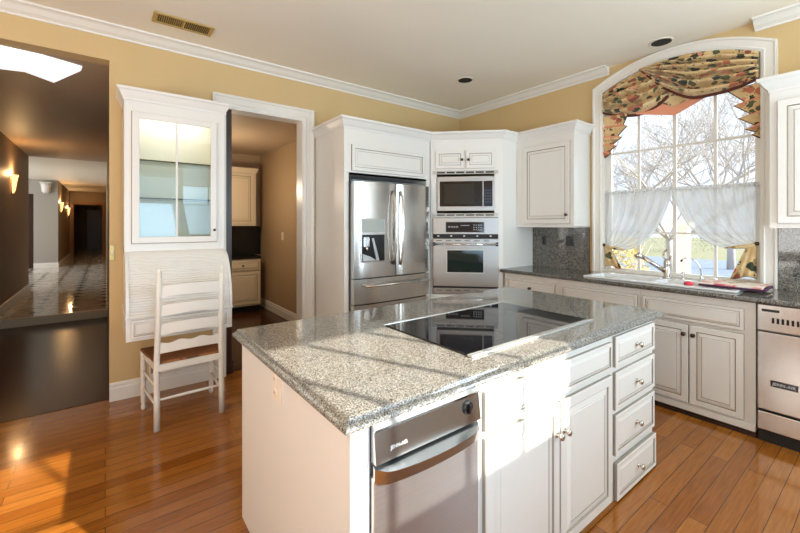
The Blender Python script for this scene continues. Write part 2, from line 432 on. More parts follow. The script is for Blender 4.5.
# baseboards
BB = [(0, 0), (.016, 0), (.016, .10), (.011, .115), (.011, .13), (.006, .145), (0, .148)]
struct(MB().sweep([(.027, YA), (.797, YA)], BB, XY, -1).build('baseboard_left', 'trim'))
# pantry doorway casing
CP = [(0, 0), (0, .018), (.02, .022), (.03, .016), (.085, .02), (.095, .028), (.115, .028), (.115, 0)]
b = MB().sweep([(.912, 0), (.912, 2.57), (1.70, 2.57), (1.70, 0)], CP, lambda p, h: (p.x, YA-h, p.y), 1)
b.box((.912, YA-.01, 0), (.918, 4.10, 2.57)); b.box((1.684, YA-.01, 0), (1.70, 4.10, 2.57)); b.box((.918, YA-.01, 2.556), (1.684, 4.10, 2.57))
struct(b.build('trim_3', 'trim'))

# arched window
win = struct(thing('window_1', None, None, (XB, cy, ZS)))
jp = [(Y1, ZS)]+arc+[(Y0, ZS)]
MB().sweep(jp, [(0, 0), (0, .02), (.02, .026), (.03, .020), (.075, .022), (.083, .030), (.098, .030), (.098, 0)], lambda p, h: (XB-h, p.x, p.y), -1).build('casing', 'trim', win)
MB().sweep(jp+[(Y0, ZS)][:0], [(0, -.15), (0, 0), (-.004, 0), (-.004, -.15)], lambda p, h: (XB-h, p.x, p.y), -1).build('jamb_lining', 'trim', win)
b = MB().sweep(jp, [(-.005, -.11), (-.005, -.06), (-.045, -.06), (-.045, -.11)], lambda p, h: (XB-h, p.x, p.y), -1, closed=True)
b.build('sash_frame', 'trim', win)
b = MB()
for y in (1.005, 1.605): b.box((4.172, y-.010, ZS+.03), (4.198, y+.010, 2.90))
b.box((4.170, 1.305-.012, ZS+.03), (4.20, 1.305+.012, 2.93))
for z in (1.365, 1.77, 2.17, 2.57): b.box((4.173, Y0+.03, z-.009), (4.197, Y1-.03, z+.009))
b.build('muntins', 'trim', win)
b = MB().extr([(4.184, y, z) for y, z in jp], (.004, 0, 0)); b.build('pane', 'pane', win)
MB().box((4.08, Y0-.0, ZS), (4.17, Y1+.0, ZS+.022), .004).build('sill', 'trim', win)

# ------------------------------------------------------------------ hall beyond the archway
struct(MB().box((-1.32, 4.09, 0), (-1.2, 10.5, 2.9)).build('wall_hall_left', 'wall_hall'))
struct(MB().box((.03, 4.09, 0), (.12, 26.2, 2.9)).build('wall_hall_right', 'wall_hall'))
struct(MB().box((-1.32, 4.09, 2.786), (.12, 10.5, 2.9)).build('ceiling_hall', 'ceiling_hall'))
struct(MB().box((-4.2, 10.5, 2.786), (.12, 26.2, 2.9)).build('ceiling_foyer', 'ceiling'))
struct(MB().box((-4.2, 7.62, 0), (.03, 26.2, .125)).build('floor_hall', 'tile'))
struct(MB().box((-1.2, 7.56, 0), (.03, 7.62, .125), .006).build('trim_4', painted('stone_step', srgb(226, 206, 172), .3, .08)))
b = MB(); b.box((-4.2, 15.8, .125), (-2.7, 15.95, 2.786)); b.box((-2.7, 15.8, 2.35), (-1.70, 15.95, 2.786)); b.box((-1.70, 15.8, .125), (-1.15, 15.95, 2.786))
struct(b.build('wall_foyer', 'wall_grey'))
struct(MB().box((-2.7, 15.86, .125), (-1.70, 15.92, 2.35)).build('dark_doorway_slab', 'darkwood'))  # dark slab stands in for the unlit doorway opening
struct(MB().box((-1.25, 15.95, .125), (-1.15, 26.2, 2.786)).build('wall_far_left', 'wall_hall'))
b = MB(); b.box((-1.15, 20.6, .125), (-1.02, 20.75, 2.786)); b.box((-.10, 20.6, .125), (.03, 20.75, 2.786)); b.box((-1.02, 20.6, 2.25), (-.10, 20.75, 2.786))
struct(b.build('wall_far', 'wall_hall'))
struct(MB().sweep([(-1.02, .125), (-1.02, 2.25), (-.10, 2.25), (-.10, .125)], [(0, 0), (0, .03), (.11, .03), (.11, 0)], lambda p, h: (p.x, 20.6-h, p.y), 1).build('trim_5', painted('oak_trim', srgb(150, 104, 62), .4)))
struct(MB().box((-1.15, 26.0, .125), (.03, 26.2, 2.786)).build('wall_end', 'wall_hall'))
struct(MB().box((-.75, 25.95, .125), (-.15, 26.0, 2.2)).build('door_3', 'darkwood'))
struct(MB().sweep([(-1.2, 10.5), (-1.2, 7.62)], [(o, h+.125) for o, h in BB], XY, 1).build('baseboard_hall', 'trim'))
struct(MB().sweep([(-1.70, 15.8), (-1.15, 15.8), (-1.15, 20.5)], [(o, h+.125) for o, h in BB], XY, -1).build('baseboard_foyer', 'trim'))
struct(MB().box((-4.3, 10.5, .125), (-4.2, 15.8, 2.786)).build('wall_foyer_left', 'wall_grey'))
struct(MB().box((-4.2, 10.38, .125), (-1.32, 10.5, 2.786)).build('wall_foyer_front', 'wall_grey'))
# glowing sheet drawn in the outline of sun reflected onto the hall ceiling
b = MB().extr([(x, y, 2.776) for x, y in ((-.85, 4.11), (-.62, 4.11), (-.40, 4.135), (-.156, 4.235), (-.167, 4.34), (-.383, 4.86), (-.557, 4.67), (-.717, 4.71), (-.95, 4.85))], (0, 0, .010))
struct(b.build('window_3', 'sun_patch'))  # not a window: added glowing sheet for the reflected sun
def sconce(loc, n, label):
    n = Vector(n); loc = Vector(loc); t = thing('wall_sconce', label, 'wall light', loc, 'hall sconces')
    s = n.cross(Vector((0, 0, 1)))
    pts = lambda r, z: [loc+s*r*math.cos(a)+n*(.012+r*.85*math.sin(a))+Vector((0, 0, z)) for a in [PI*i/10 for i in range(11)]]
    b = MB(); rows = [[b.v(p) for p in pts(r, z)] for r, z in ((.018, -.15), (.038, -.11), (.052, -.02), (.070, .09), (.085, .14))]
    for i in range(4):
        for j in range(10):
            f = b.face([rows[i][j], rows[i][j+1], rows[i+1][j+1], rows[i+1][j]]); f.smooth = True
    b.face(rows[0]); b.build('shade', 'sconce', t)
    p0 = loc+s*-.03+Vector((0, 0, -.19)); p1 = loc+s*.03+n*.012+Vector((0, 0, .12))
    MB().box(p0, p1).build('back_plate', 'bronze', t)
    l = lamp('sconce_bulb', 'POINT', loc+n*.08+Vector((0, 0, .16)), 8.0, (1, .62, .28), .03); l.location = l.location-loc; l.parent = t
    return t
sconce((-1.2, 8.75, 2.10), (1, 0, 0), 'glowing amber half-bowl sconce nearest the archway, on the left wall of the hall')
sconce((-1.15, 16.6, 2.00), (1, 0, 0), 'small glowing sconce just beyond the grey foyer pillar')
sconce((-1.15, 19.6, 1.93), (1, 0, 0), 'small glowing sconce beside the wooden frame at the far end of the hall')
t = thing('wall_bracket', 'white ornamental bracket high on the grey pillar in the foyer', 'wall ornament', (-1.42, 15.8, 2.42))
MB().box((-1.56, 15.62, 2.67), (-1.28, 15.80, 2.71), .01).build('top_shelf', 'trim', t)
MB().lathe([(.05, 2.36-2.36), (.10, .06), (.11, .16), (.12, .24), (.13, .30)], (-1.42, 15.72, 2.37), (0, 0, 1), 12).build('corbel', 'trim', t)
# light switch on the archway edge
t = thing('light_switch', 'narrow switch plate on the edge of the archway, left of the roll-top desk', 'light switch', (.045, YA-.004, 1.16))
MB().box((.03, YA-.006, 1.155), (.062, YA, 1.275), .002).build('plate', 'brass', t); MB().box((.040, YA-.013, 1.20), (.052, YA-.005, 1.23)).build('toggle', 'plate', t)

# ------------------------------------------------------------------ pantry
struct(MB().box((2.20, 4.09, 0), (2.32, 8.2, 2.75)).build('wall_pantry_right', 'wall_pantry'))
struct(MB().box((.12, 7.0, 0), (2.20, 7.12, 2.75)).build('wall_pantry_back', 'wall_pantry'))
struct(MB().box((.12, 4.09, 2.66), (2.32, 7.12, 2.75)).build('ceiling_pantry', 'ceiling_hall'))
struct(MB().sweep([(2.20, 6.998), (2.20, 4.09)], BB, XY, -1).build('baseboard_pantry', 'trim'))
lamp('pantry_lamp', 'POINT', (1.15, 5.6, 1.95), 17, (1, .83, .62), .08)
t = thing('pantry_wall_cabinet', 'cream wall cabinet hung in the pantry above the black counter', 'cabinet', (1.6, 6.8, 1.42))
MB().box((1.0, 6.66, 1.42), (2.02, 6.998, 2.33)).sweep([(1.0, 6.66), (2.02, 6.66), (2.02, 6.998)], [(0, 2.30), (.005, 2.30), (.03, 2.36), (.035, 2.38), (0, 2.38)], XY, -1).build('body', 'cream', t)
front(t, 'door', (1.50, 6.66, 1.45), (1, 0, 0), (0, -1, 0), .48, .84, knob_at=(.03, .07), mats=('cream', 'glaze_and_edge_shade'), kn='bronze')
front(t, 'door', (1.01, 6.66, 1.45), (1, 0, 0), (0, -1, 0), .47, .84, mats=('cream', 'glaze_and_edge_shade'))
t = thing('pantry_base_cabinet', 'cream base cabinet with one drawer and door in the pantry', 'cabinet', (1.6, 6.7, 0))
MB().box((1.0, 6.58, .10), (2.075, 6.998, .875)).build('body', 'cream', t); MB().box((1.0, 6.64, 0), (2.075, 6.998, .10)).build('toe_kick', 'blackmatt', t)
front(t, 'drawer', (1.50, 6.58, .69), (1, 0, 0), (0, -1, 0), .56, .16, k=.5, knob_at=(.28, .08), mats=('cream', 'glaze_and_edge_shade'), kn='bronze')
front(t, 'door', (1.50, 6.58, .13), (1, 0, 0), (0, -1, 0), .56, .53, mats=('cream', 'glaze_and_edge_shade'))
tag(MB().box((1.0, 6.56, .875), (2.08, 6.998, .915), .004).build('pantry_countertop', 'black'), 'black countertop on the pantry base cabinet', 'countertop')
tag(MB().box((1.0, 6.96, .915), (2.19, 6.995, 1.415)).build('pantry_backsplash', 'black'), 'black backsplash between the pantry cabinets', 'backsplash')
t = thing('light_switch', 'pale switch plate on the tan right wall inside the pantry', 'light switch', (2.195, 5.9, 1.2))
MB().box((2.192, 5.86, 1.2), (2.20, 5.94, 1.32), .002).build('plate', 'plate', t); MB().box((2.185, 5.892, 1.245), (2.193, 5.908, 1.275)).build('toggle', 'plate', t)
t = thing('pantry_door', 'dark brown wooden door swung open into the pantry, seen edge-on beside the desk', 'door', (.97, 4.1, 0))
MB().box((.920, 3.955, .012), (.972, 4.74, 2.55), .002).build('slab', 'darkwood', t)
MB().lathe([(.02, 0), (.02, .01), (.008, .02), (.026, .045), (.02, .06)], (.920, 4.66, 1.0), (-1, 0, 0), 12).build('knob', 'nickel', t)
tag(MB().tube([(.99, 4.02, .0), (.99, 4.02, .08)], .008).lathe([(.022, 0), (.022, .02), (.008, .03)], (.99, 4.02, 0)).lathe([(.02, 0), (.024, .015), (.01, .03)], (.99, 4.02, .075)).build('door_stop', 'bronze'), 'small bronze door stop on the floor at the foot of the dark door', 'door stop')

# ------------------------------------------------------------------ hutch with roll-top desk
hx0, hx1, hy = .115, .825, 3.63
h = thing('hutch_desk', 'white wall hutch with glass door above a roll-top desk', 'hutch', (.47, 3.8, .61))
b = MB()
b.box((hx0, hy+.0, 1.235), (hx0+.02, YA, 2.43)); b.box((hx1-.02, hy, 1.235), (hx1, YA, 2.43)); b.box((hx0, hy, 2.41), (hx1, YA, 2.43)); b.box((hx0, hy, 1.235), (hx1, YA, 1.255))
b.box((hx0, YA-.015, 1.235), (hx1, YA-.002, 2.43))
b.box((hx0, hy-.02, 1.235), (hx0+.045, hy, 2.43)); b.box((hx1-.06, hy-.02, 1.235), (hx1, hy, 2.43)); b.box((hx0+.045, hy-.02, 2.32), (hx1-.06, hy, 2.43)); b.box((hx0+.045, hy-.02, 1.235), (hx1-.06, hy, 1.295))
b.build('upper_case', 'white', h)
MB().sweep([(hx0, YA-.002), (hx0, hy-.02), (hx1, hy-.02), (hx1, YA-.002)], [(0, 2.40), (.008, 2.40), (.010, 2.415), (.018, 2.43), (.035, 2.465), (.046, 2.475), (.048, 2.492), (0, 2.492)], XY, -1).build('crown', 'white', h)
dx0, dx1 = hx0+.048, hx1-.063
b = MB(); yd = hy-.022
def frame(b, x0, x1, z0, z1, wd, ya, yb, bev=.004):
    b.box((x0, ya, z0), (x0+wd, yb, z1), bev); b.box((x1-wd, ya, z0), (x1, yb, z1), bev); b.box((x0+wd-.002, ya, z0), (x1-wd+.002, yb, z0+wd), bev); b.box((x0+wd-.002, ya, z1-wd), (x1-wd+.002, yb, z1), bev)
frame(b, dx0, dx1, 1.30, 2.315, .048, yd-.018, yd+.002)
d = b.build('glass_door', 'white', h)
b = MB(); b.box(((dx0+dx1)/2-.007, yd-.014, 1.345), ((dx0+dx1)/2+.007, yd, 2.27)); b.build('muntin', 'white', d)
MB().box((dx0+.04, yd-.008, 1.34), (dx1-.04, yd-.004, 2.275)).build('pane', 'cabglass', d)
knob(d, (dx1-.022, yd-.018, 1.40), (0, -1, 0), 'bronze', .011)
b = MB()
for x0, x1, z0, z1 in ((dx0-.004, dx0, 1.296, 2.319), (dx1, dx1+.004, 1.296, 2.319), (dx0, dx1, 2.315, 2.319), (dx0, dx1, 1.296, 1.30)): b.box((x0, hy-.0215, z0), (x1, hy-.0205, z1))
b.build('bead_glaze', 'glaze_and_edge_shade', h)
for z in (1.65, 1.95): MB().box((hx0+.047, hy+.010, z-.001), (hx1-.062, hy+.013, z+.009)).build('edge', 'shelfedge', MB().box((hx0+.02, hy+.013, z), (hx1-.02, YA-.02, z+.008)).build('glass_shelf', 'shelfglass', h))
l_ = lamp('hutch_puck_light', 'AREA', (0, .0, 1.785), 1.3, (1, .90, .72), (.5, .18), (0, 0, -1)); l_.parent = h
# roll-top: S-curve from the case down to the drawer box
prof = []
for i in range(25):
    a = i/24; prof.append((hy-.02-.27*math.sin(a*PI/2)**.85 if a > 0 else hy-.02, 1.235-.455*(1-math.cos(a*PI/2))**.9))
for x in (hx0+.0, hx1-.02): MB().extr([(x, y, z) for y, z in prof]+[(x, YA-.002, .78), (x, YA-.002, 1.235)], (.02, 0, 0)).build('desk_side', 'white', h)
L = [0]
for p, q in zip(prof, prof[1:]): L.append(L[-1]+math.hypot(q[0]-p[0], q[1]-p[1]))
def at(sv):
    for i in range(len(L)-1):
        if sv <= L[i+1]+1e-9:
            f = (sv-L[i])/(L[i+1]-L[i]); return (prof[i][0]+(prof[i+1][0]-prof[i][0])*f, prof[i][1]+(prof[i+1][1]-prof[i][1])*f)
    return prof[-1]
b = MB(); ns = 32
for k in range(ns):
    a, c = at(L[-1]*k/ns), at(L[-1]*(k+.985)/ns)
    tx, tz = c[0]-a[0], c[1]-a[1]; l = math.hypot(tx, tz); nx, nz = tz/l, -tx/l
    if nx > 0: nx, nz = -nx, -nz
    q = [a, (a[0]+nx*.0045+tx*.2, a[1]+nz*.0045+tz*.2), (c[0]+nx*.0045-tx*.2, c[1]+nz*.0045-tz*.2), c, (c[0]-nx*.006, c[1]-nz*.006), (a[0]-nx*.006, a[1]-nz*.006)]
    b.extr([(hx0+.02, y+.012, z) for y, z in q], (hx1-hx0-.04, 0, 0))
b.build('tambour', 'white', h)
b = MB(); b.box((hx0, 3.35, .61), (hx1, YA-.002, .78), .003); b.box((hx0-.006, 3.335, .772), (hx1+.006, YA-.002, .786), .003)
b.build('drawer_box', 'white', h)
front(h, 'drawer', (hx0+.03, 3.35, .63), (1, 0, 0), (0, -1, 0), hx1-hx0-.06, .13, .014, k=.35)
# grille low on the wall under the desk
t = thing('wall_vent', 'white low register on the wall beneath the roll-top desk', 'vent', (.52, YA-.02, .16))
b = MB(); frame(b, .30, .78, .155, .225, .012, YA-.018, YA, .002); b.box((.31, YA-.006, .165), (.77, YA, .215)); b.build('frame', 'trim', t)
b = MB()
for i in range(4): b.box((.315, YA-.012, .172+i*.011), (.765, YA-.004, .176+i*.011))
b.build('louvres', 'glaze_and_edge_shade', t)

# ------------------------------------------------------------------ ladder-back chair
c = thing('ladder_back_chair', 'white ladder-back chair with brown rush seat, back turned to the room', 'chair', (.49, 3.42, 0))
PL, PR = [(.288, 3.186), (.714, 3.206)], [(.238, 3.625), (.726, 3.640)]
def post(x, y, sx):
    pts = [(x, y, 0), (x, y+.012, .22), (x, y+.018, .44), (x+sx*.004, y+.008, .62), (x+sx*.008, y-.022, .90), (x+sx*.010, y-.05, 1.085)]
    b = MB().tube(pts, lambda s: .0195-.004*max(0, s-.5), 12)
    b.lathe([(.0155, 0), (.017, .006), (.010, .012), (.015, .024), (.016, .034), (.010, .05), (.003, .056)], (x+sx*.010, y-.05, 1.083), (0, 0, 1), 12)
    b.build('back_post', 'trim', c)
post(.288, 3.186, 1); post(.714, 3.206, -1)
for x, y in PR:
    MB().lathe([(.012, 0), (.017, .01), (.017, .03), (.012, .045), (.018, .06), (.019, .20), (.017, .215), (.020, .23), (.021, .40), (.022, .455), (.012, .462)], (x, y, 0), (0, 0, 1), 12).build('front_leg', 'trim', c)
sf = lambda z: (.022, -.05)[0]
def post_y(z):
    zs = [0, .22, .44, .62, .90, 1.085]; dy = [0, .012, .018, .008, -.022, -.05]
    for i in range(5):
        if z <= zs[i+1]: return dy[i]+(dy[i+1]-dy[i])*(z-zs[i])/(zs[i+1]-zs[i])
    return dy[-1]
for z0, z1, wave in ((.935, 1.015, 0), (.800, .880, 0), (.665, .745, 0), (.535, .605, 1)):
    b = MB(); n = 20; fr, bk = [], []
    for i in range(n+1):
        s = i/n; x = .298+(.706-.298)*s; y = 3.186+.02*s+post_y((z0+z1)/2)-.028*math.sin(PI*s)
        if wave: top = z1+.012*math.sin(PI*s)+.008*math.cos(6*PI*s); bot = z0+.012*math.sin(PI*s)
        else: top = z1+.012*math.sin(PI*s); bot = z0+.018*math.sin(PI*s)
        fr.append((x, y-.006, bot)); bk.append((x, y-.006, top))
    v0 = [b.v(p) for p in fr]; v1 = [b.v(p) for p in bk]; v2 = [b.v((p[0], p[1]+.012, p[2])) for p in bk]; v3 = [b.v((p[0], p[1]+.012, p[2])) for p in fr]
    for i in range(n):
        for A, B in ((v0, v1), (v1, v2), (v2, v3), (v3, v0)): b.face([A[i], A[i+1], B[i+1], B[i]])
    b.face([v0[0], v1[0], v2[0], v3[0]]); b.face([v0[-1], v1[-1], v2[-1], v3[-1]])
    b.build('slat', 'trim', c, 40)
seat = [(.285, 3.20), (.717, 3.215), (.745, 3.655), (.220, 3.640)]
b = MB()
def sp(u, v):
    p = Vector(seat[0]).lerp(Vector(seat[1]), u).lerp(Vector(seat[3]).lerp(Vector(seat[2]), u), v)
    e = min(u, 1-u, v, 1-v); return (p.x, p.y, .476+.010*min(1, e*9)-.012*math.sin(PI*u)*math.sin(PI*v))
b.grid(sp, 16, 16)
b.extr([(x, y, .455) for x, y in seat], (0, 0, .021)); b.build('seat', 'rush', c)
b = MB(); P = [Vector(p) for p in (PL[0], PL[1], PR[1], PR[0])]
for i in range(4):
    a, d = P[i], P[(i+1) % 4]; dr = (d-a).normalized(); nn = Vector((-dr.y, dr.x))*.009
    q = [a+nn, d+nn, d-nn, a-nn]; b.extr([(p.x, p.y, .415) for p in q], (0, 0, .045))
b.build('seat_rail', 'trim', c)
def rung(p, q): MB().tube([Vector(p).lerp(Vector(q), s) for s in (0, .25, .5, .75, 1)], lambda s: .007+.004*math.sin(PI*s), 8).build('stretcher', 'trim', c)
rung((.288, 3.196, .21), (.714, 3.216, .21)); rung((.238, 3.625, .25), (.726, 3.64, .25))
for z in (.17, .30): rung((.288, 3.196, z), (.238, 3.625, z)); rung((.714, 3.216, z), (.726, 3.64, z))

# ------------------------------------------------------------------ refrigerator and its surround
YF = 3.30
CC = [(0, 2.385), (.006, 2.385), (.008, 2.40), (.02, 2.415), (.045, 2.455), (.06, 2.465), (.062, 2.485), (0, 2.485)]
t = thing('refrigerator_cabinet', 'tall white cabinet surround with one wide door above the steel refrigerator', 'cabinet', (2.36, 3.62, 0))
b = MB()
b.box((1.835, YF, 0), (1.885, YA-.002, 2.44)); b.box((2.885, YF, 0), (2.94, YA-.002, 2.44)); b.box((1.885, YF, 1.935), (2.885, YF+.02, 2.44)); b.box((1.885, YF, 2.42), (2.885, YA-.002, 2.44)); b.box((1.885, YF, 1.935), (2.885, YA-.002, 1.955)); b.box((1.885, YA-.02, 0), (2.885, YA-.002, 2.42))
b.build('body', 'white', t)
MB().sweep([(1.835, YA-.002), (1.835, YF), (2.95, YF), (3.52, 2.73), (3.77, 2.73), (3.77, 2.05)][:3], CC, XY, -1).build('crown', 'white', t)
front(t, 'door', (1.915, YF, 1.975), (1, 0, 0), (0, -1, 0), .935, .255, k=.75)
f = thing('refrigerator', 'stainless steel french-door refrigerator with a water dispenser', 'refrigerator', (2.36, 3.5, 0))
MB().box((1.90, 3.27, .02), (2.85, 3.88, 1.845), .004).build('body', 'grey', f)
def fdoor(x0, x1, z0, z1, nm='door'):
    b = MB(); cx = (x0+x1)/2; n = 10; fr = []
    for i in range(n+1):
        s = i/n; x = x0+(x1-x0)*s; e = min(s, 1-s)
        fr.append((x, 3.205-.014*(1-(2*s-1)**2)+(.012 if e == 0 else 0)))
    b.extr([(x, y, z0) for x, y in fr]+[(x1, 3.268, z0), (x0, 3.268, z0)], (0, 0, z1-z0)); return b.build(nm, 'steel', f, 35)
dl = fdoor(1.895, 2.392, .925, 1.862); dr = fdoor(2.400, 2.853, .925, 1.862)
dw = fdoor(1.895, 2.853, .672, .912, 'drawer'); dw2 = fdoor(1.895, 2.853, .09, .660, 'drawer')
MB().box((1.91, 3.26, 1.862), (2.84, 3.40, 1.885)).build('hinge_cover', 'grey', f)
def bow(parent, x, z0, z1):
    pts = [(x+.012*math.sin(PI*i/14)*0, 3.192-.055*math.sin(PI*i/14)**.6, z0+(z1-z0)*i/14) for i in range(15)]
    MB().tube(pts, .0115, 10).build('handle', 'chrome' if 0 else 'nickel', parent)
bow(dl, 2.345, 1.04, 1.79); bow(dr, 2.437, 1.03, 1.79)
for parent, z in ((dw, .845), (dw2, .59)):
    b = MB().tube([(1.99, 3.15, z), (2.80, 3.15, z)], .011, 10)
    for x in (2.03, 2.76): b.tube([(x, 3.15, z), (x, 3.20, z)], .008)
    b.build('handle', 'nickel', parent)
dp = MB().box((1.957, 3.183, 1.075), (2.24, 3.20, 1.505), .003).build('dispenser', 'steel', f)
MB().box((1.965, 3.1815, 1.37), (2.232, 3.1835, 1.495)).build('control_panel', mat('dispenser_panel', srgb(176, 182, 178), .2), dp)
b = MB(); b.box((1.968, 3.1805, 1.085), (2.228, 3.1835, 1.345)); b.build('niche', 'black', dp)
b = MB(); b.box((1.980, 3.168, 1.225), (2.045, 3.182, 1.325), .008); b.tube([(2.012, 3.170, 1.23), (2.012, 3.168, 1.19)], .012); b.build('paddle', 'chrome', dp)
b = MB(); b.extr([(2.075, 3.1785, 1.31), (2.10, 3.1785, 1.31), (2.165, 3.1785, 1.09), (2.13, 3.1785, 1.09)], (0, .003, 0)); b.build('chute', 'silver', dp)
b = MB(); b.extr([(1.972, 3.1785, 1.16), (2.06, 3.1785, 1.13), (2.13, 3.1785, 1.09), (1.972, 3.1785, 1.09)], (0, .003, 0)); b.build('tray', 'silver', dp)

# ------------------------------------------------------------------ diagonal oven tower
P0, P1 = Vector((2.95, 3.30)), Vector((3.52, 2.73))
U2 = (P1-P0).normalized(); N2 = Vector((U2.y, -U2.x))          # outward, into the room
U3 = Vector((U2.x, U2.y, 0)); N3 = Vector((N2.x, N2.y, 0)); WT = (P1-P0).length
def D(tt, z, n=0): q = P0+U2*tt+N2*n; return Vector((q.x, q.y, z))
def dbox(b, t0, t1, z0, z1, n0, n1, bev=0, m=0):
    tb = bmesh.new(); vs_ = [tb.verts.new(p) for p in [D(t_, z_, n_) for t_ in (t0, t1) for n_ in (n0, n1) for z_ in (z0, z1)]]
    for q in ((0, 1, 3, 2), (4, 6, 7, 5), (0, 4, 5, 1), (2, 3, 7, 6), (0, 2, 6, 4), (1, 5, 7, 3)): tb.faces.new([vs_[i] for i in q])
    if bev: bmesh.ops.bevel(tb, geom=tb.edges[:], offset=bev, segments=2, affect='EDGES', profile=.5)
    b.absorb(tb, m); return b
t = thing('oven_cabinet', 'tall white diagonal corner cabinet holding microwave and wall oven', 'cabinet', (3.4, 3.2, 0))
b = MB()
dbox(b, 0, .026, 0, 2.44, -.02, 0); dbox(b, .755, WT, 0, 2.44, -.02, 0); dbox(b, .026, .755, 2.04, 2.44, -.02, 0); dbox(b, .026, .755, 1.325, 1.335, -.02, 0); dbox(b, .026, .755, 0, .655, -.02, 0)
dbox(b, .026, .072, 1.57, 2.02, -.02, 0); dbox(b, .712, .755, 1.57, 2.02, -.02, 0); dbox(b, .026, .755, 1.525, 1.545, -.02, 0)
b.box((P1.x, P1.y, 0), (XB-.002, P1.y+.02, 2.44)); b.extr([(P0.x, P0.y+.01, 2.42), (P1.x-.01, P1.y+.02, 2.42), (XB-.002, P1.y+.02, 2.42), (XB-.002, YA-.002, 2.42), (P0.x, YA-.002, 2.42)], (0, 0, .018))
b.build('body', 'white', t)
MB().sweep([(2.95, YF), (3.52, 2.73), (3.77, 2.73)], CC, XY, -1).build('crown', 'white', t)
for t0, t1, kx in ((.060, .380, .295), (.400, .720, .025)):
    front(t, 'door', D(t0, 2.075, 0), U3, N3, t1-t0, .205, .018, k=.8, knob_at=(kx, .095), kn='bronze')
front(t, 'drawer', D(.04, .16, 0), U3, N3, .70, .44, .018)
for z0, z1 in ((2.012, 2.052), (1.535, 1.570)):
    b = MB(); dbox(b, .028, .754, z0, z1, 0, .012, .002)
    for i in range(6): dbox(b, .075+i*.108, .165+i*.108, z0+.009, z1-.012, .0115, .0128, m=1)
    b.build('vent_trim', ['greytrim', 'blackmatt'], t)
mw = thing('microwave_oven', 'built-in stainless microwave with dark glass, above the wall oven', 'microwave', D(.39, 1.60, 0))
b = MB(); dbox(b, .078, .708, 1.598, 1.985, -.35, -.022); b.build('body', 'grey', mw)
b = MB()
for a in ((.078, .105, 1.598, 1.985), (.690, .708, 1.598, 1.985), (.105, .690, 1.93, 1.985), (.105, .690, 1.598, 1.648)): dbox(b, *a, -.02, .016, .002)
b.build('trim_frame', 'steelh', mw)
b = MB(); dbox(b, .105, .588, 1.648, 1.93, -.02, .012); dd = b.build('door', 'black', mw)
b = MB(); dbox(b, .16, .49, 1.68, 1.90, .0125, .0135); b.build('window', mat('mesh_glass', srgb(36, 37, 36), .2), dd)
b = MB(); dbox(b, .582, .592, 1.648, 1.985, .012, .020); b.build('handle', 'steelh', dd)
b = MB(); dbox(b, .594, .690, 1.648, 1.93, -.02, .012); cp = b.build('control_panel', 'display', mw)
b = MB()
for r in range(5):
    for q in range(3): dbox(b, .606+q*.026, .622+q*.026, 1.69+r*.032, 1.706+r*.032, .012, .0135)
b.build('keys', mat('key_grey', srgb(52, 52, 66), .4), cp)
ov = thing('wall_oven', 'stainless steel wall oven with black display and bar handle', 'oven', D(.39, .665, 0))
b = MB(); dbox(b, .03, .752, .665, 1.52, -.5, -.022); b.build('body', 'grey', ov)
b = MB(); dbox(b, .029, .753, 1.335, 1.52, -.02, .016, .003); pn = b.build('control_panel', 'steelh', ov)
b = MB(); dbox(b, .172, .602, 1.355, 1.475, .016, .019); b.build('display_frame', 'grey', pn)
b = MB(); dbox(b, .178, .596, 1.36, 1.47, .0185, .0205); dsp = b.build('display', 'display', pn)
lg = mat('legend', srgb(150, 156, 165), .4)
b = MB()
for i in range(4): dbox(b, .20+i*.03, .222+i*.03, 1.41, 1.425, .0205, .0215)
b.build('function_keys', lg, pn); b = MB()
for i in range(4):
    for j in range(3): dbox(b, .48+i*.026, .495+i*.026, 1.38+j*.026, 1.392+j*.026, .0205, .0215)
b.build('number_keys', lg, pn); b = MB(); dbox(b, .34, .44, 1.43, 1.438, .0205, .0215); b.build('clock_readout', lg, pn)
b = MB(); dbox(b, .029, .753, 1.290, 1.335, -.02, .010)
for i in range(5): dbox(b, .08+i*.145, .10+i*.145, 1.308, 1.322, .010, .012, m=1)
b.build('vent_strip', ['blackmatt', 'letters'], ov)
b = MB(); dbox(b, .029, .753, .748, 1.285, -.02, .028, .005); od = b.build('door', 'steelh', ov)
for i in range(6): dbox(MB0 := MB(), .07+i*.105, .13+i*.105, 1.258, 1.266, .028, .0288); MB0.build('slot', 'blackmatt', od)
b = MB(); dbox(b, .180, .600, .898, 1.165, .027, .0315, .004); wf = b.build('window_frame', mat('pale_frame', srgb(205, 205, 200), .3), od)
b = MB(); dbox(b, .190, .590, .908, 1.155, .030, .033, .001); b.build('window', mat('oven_glass', (.012, .022, .02, 1), .05), od)
b = MB().tube([D(.04, 1.225, .075), D(.742, 1.225, .075)], .012, 10); b.build('handle', 'chrome', od)
for tt in (.045, .737): dbox(MB0 := MB(), tt-.01, tt+.01, 1.205, 1.245, .028, .08, .003); MB0.build('handle_bracket', 'blackmatt', od)
b = MB(); dbox(b, .029, .753, .728, .748, -.02, .004); b.build('gap_seal', 'blackmatt', ov)
b = MB(); dbox(b, .029, .753, .663, .727, -.02, .022, .003)
for i in range(6): dbox(b, .07+i*.105, .13+i*.105, .700, .706, .022, .0228, m=1)
b.build('lower_vent', ['steelh', 'blackmatt'], ov)

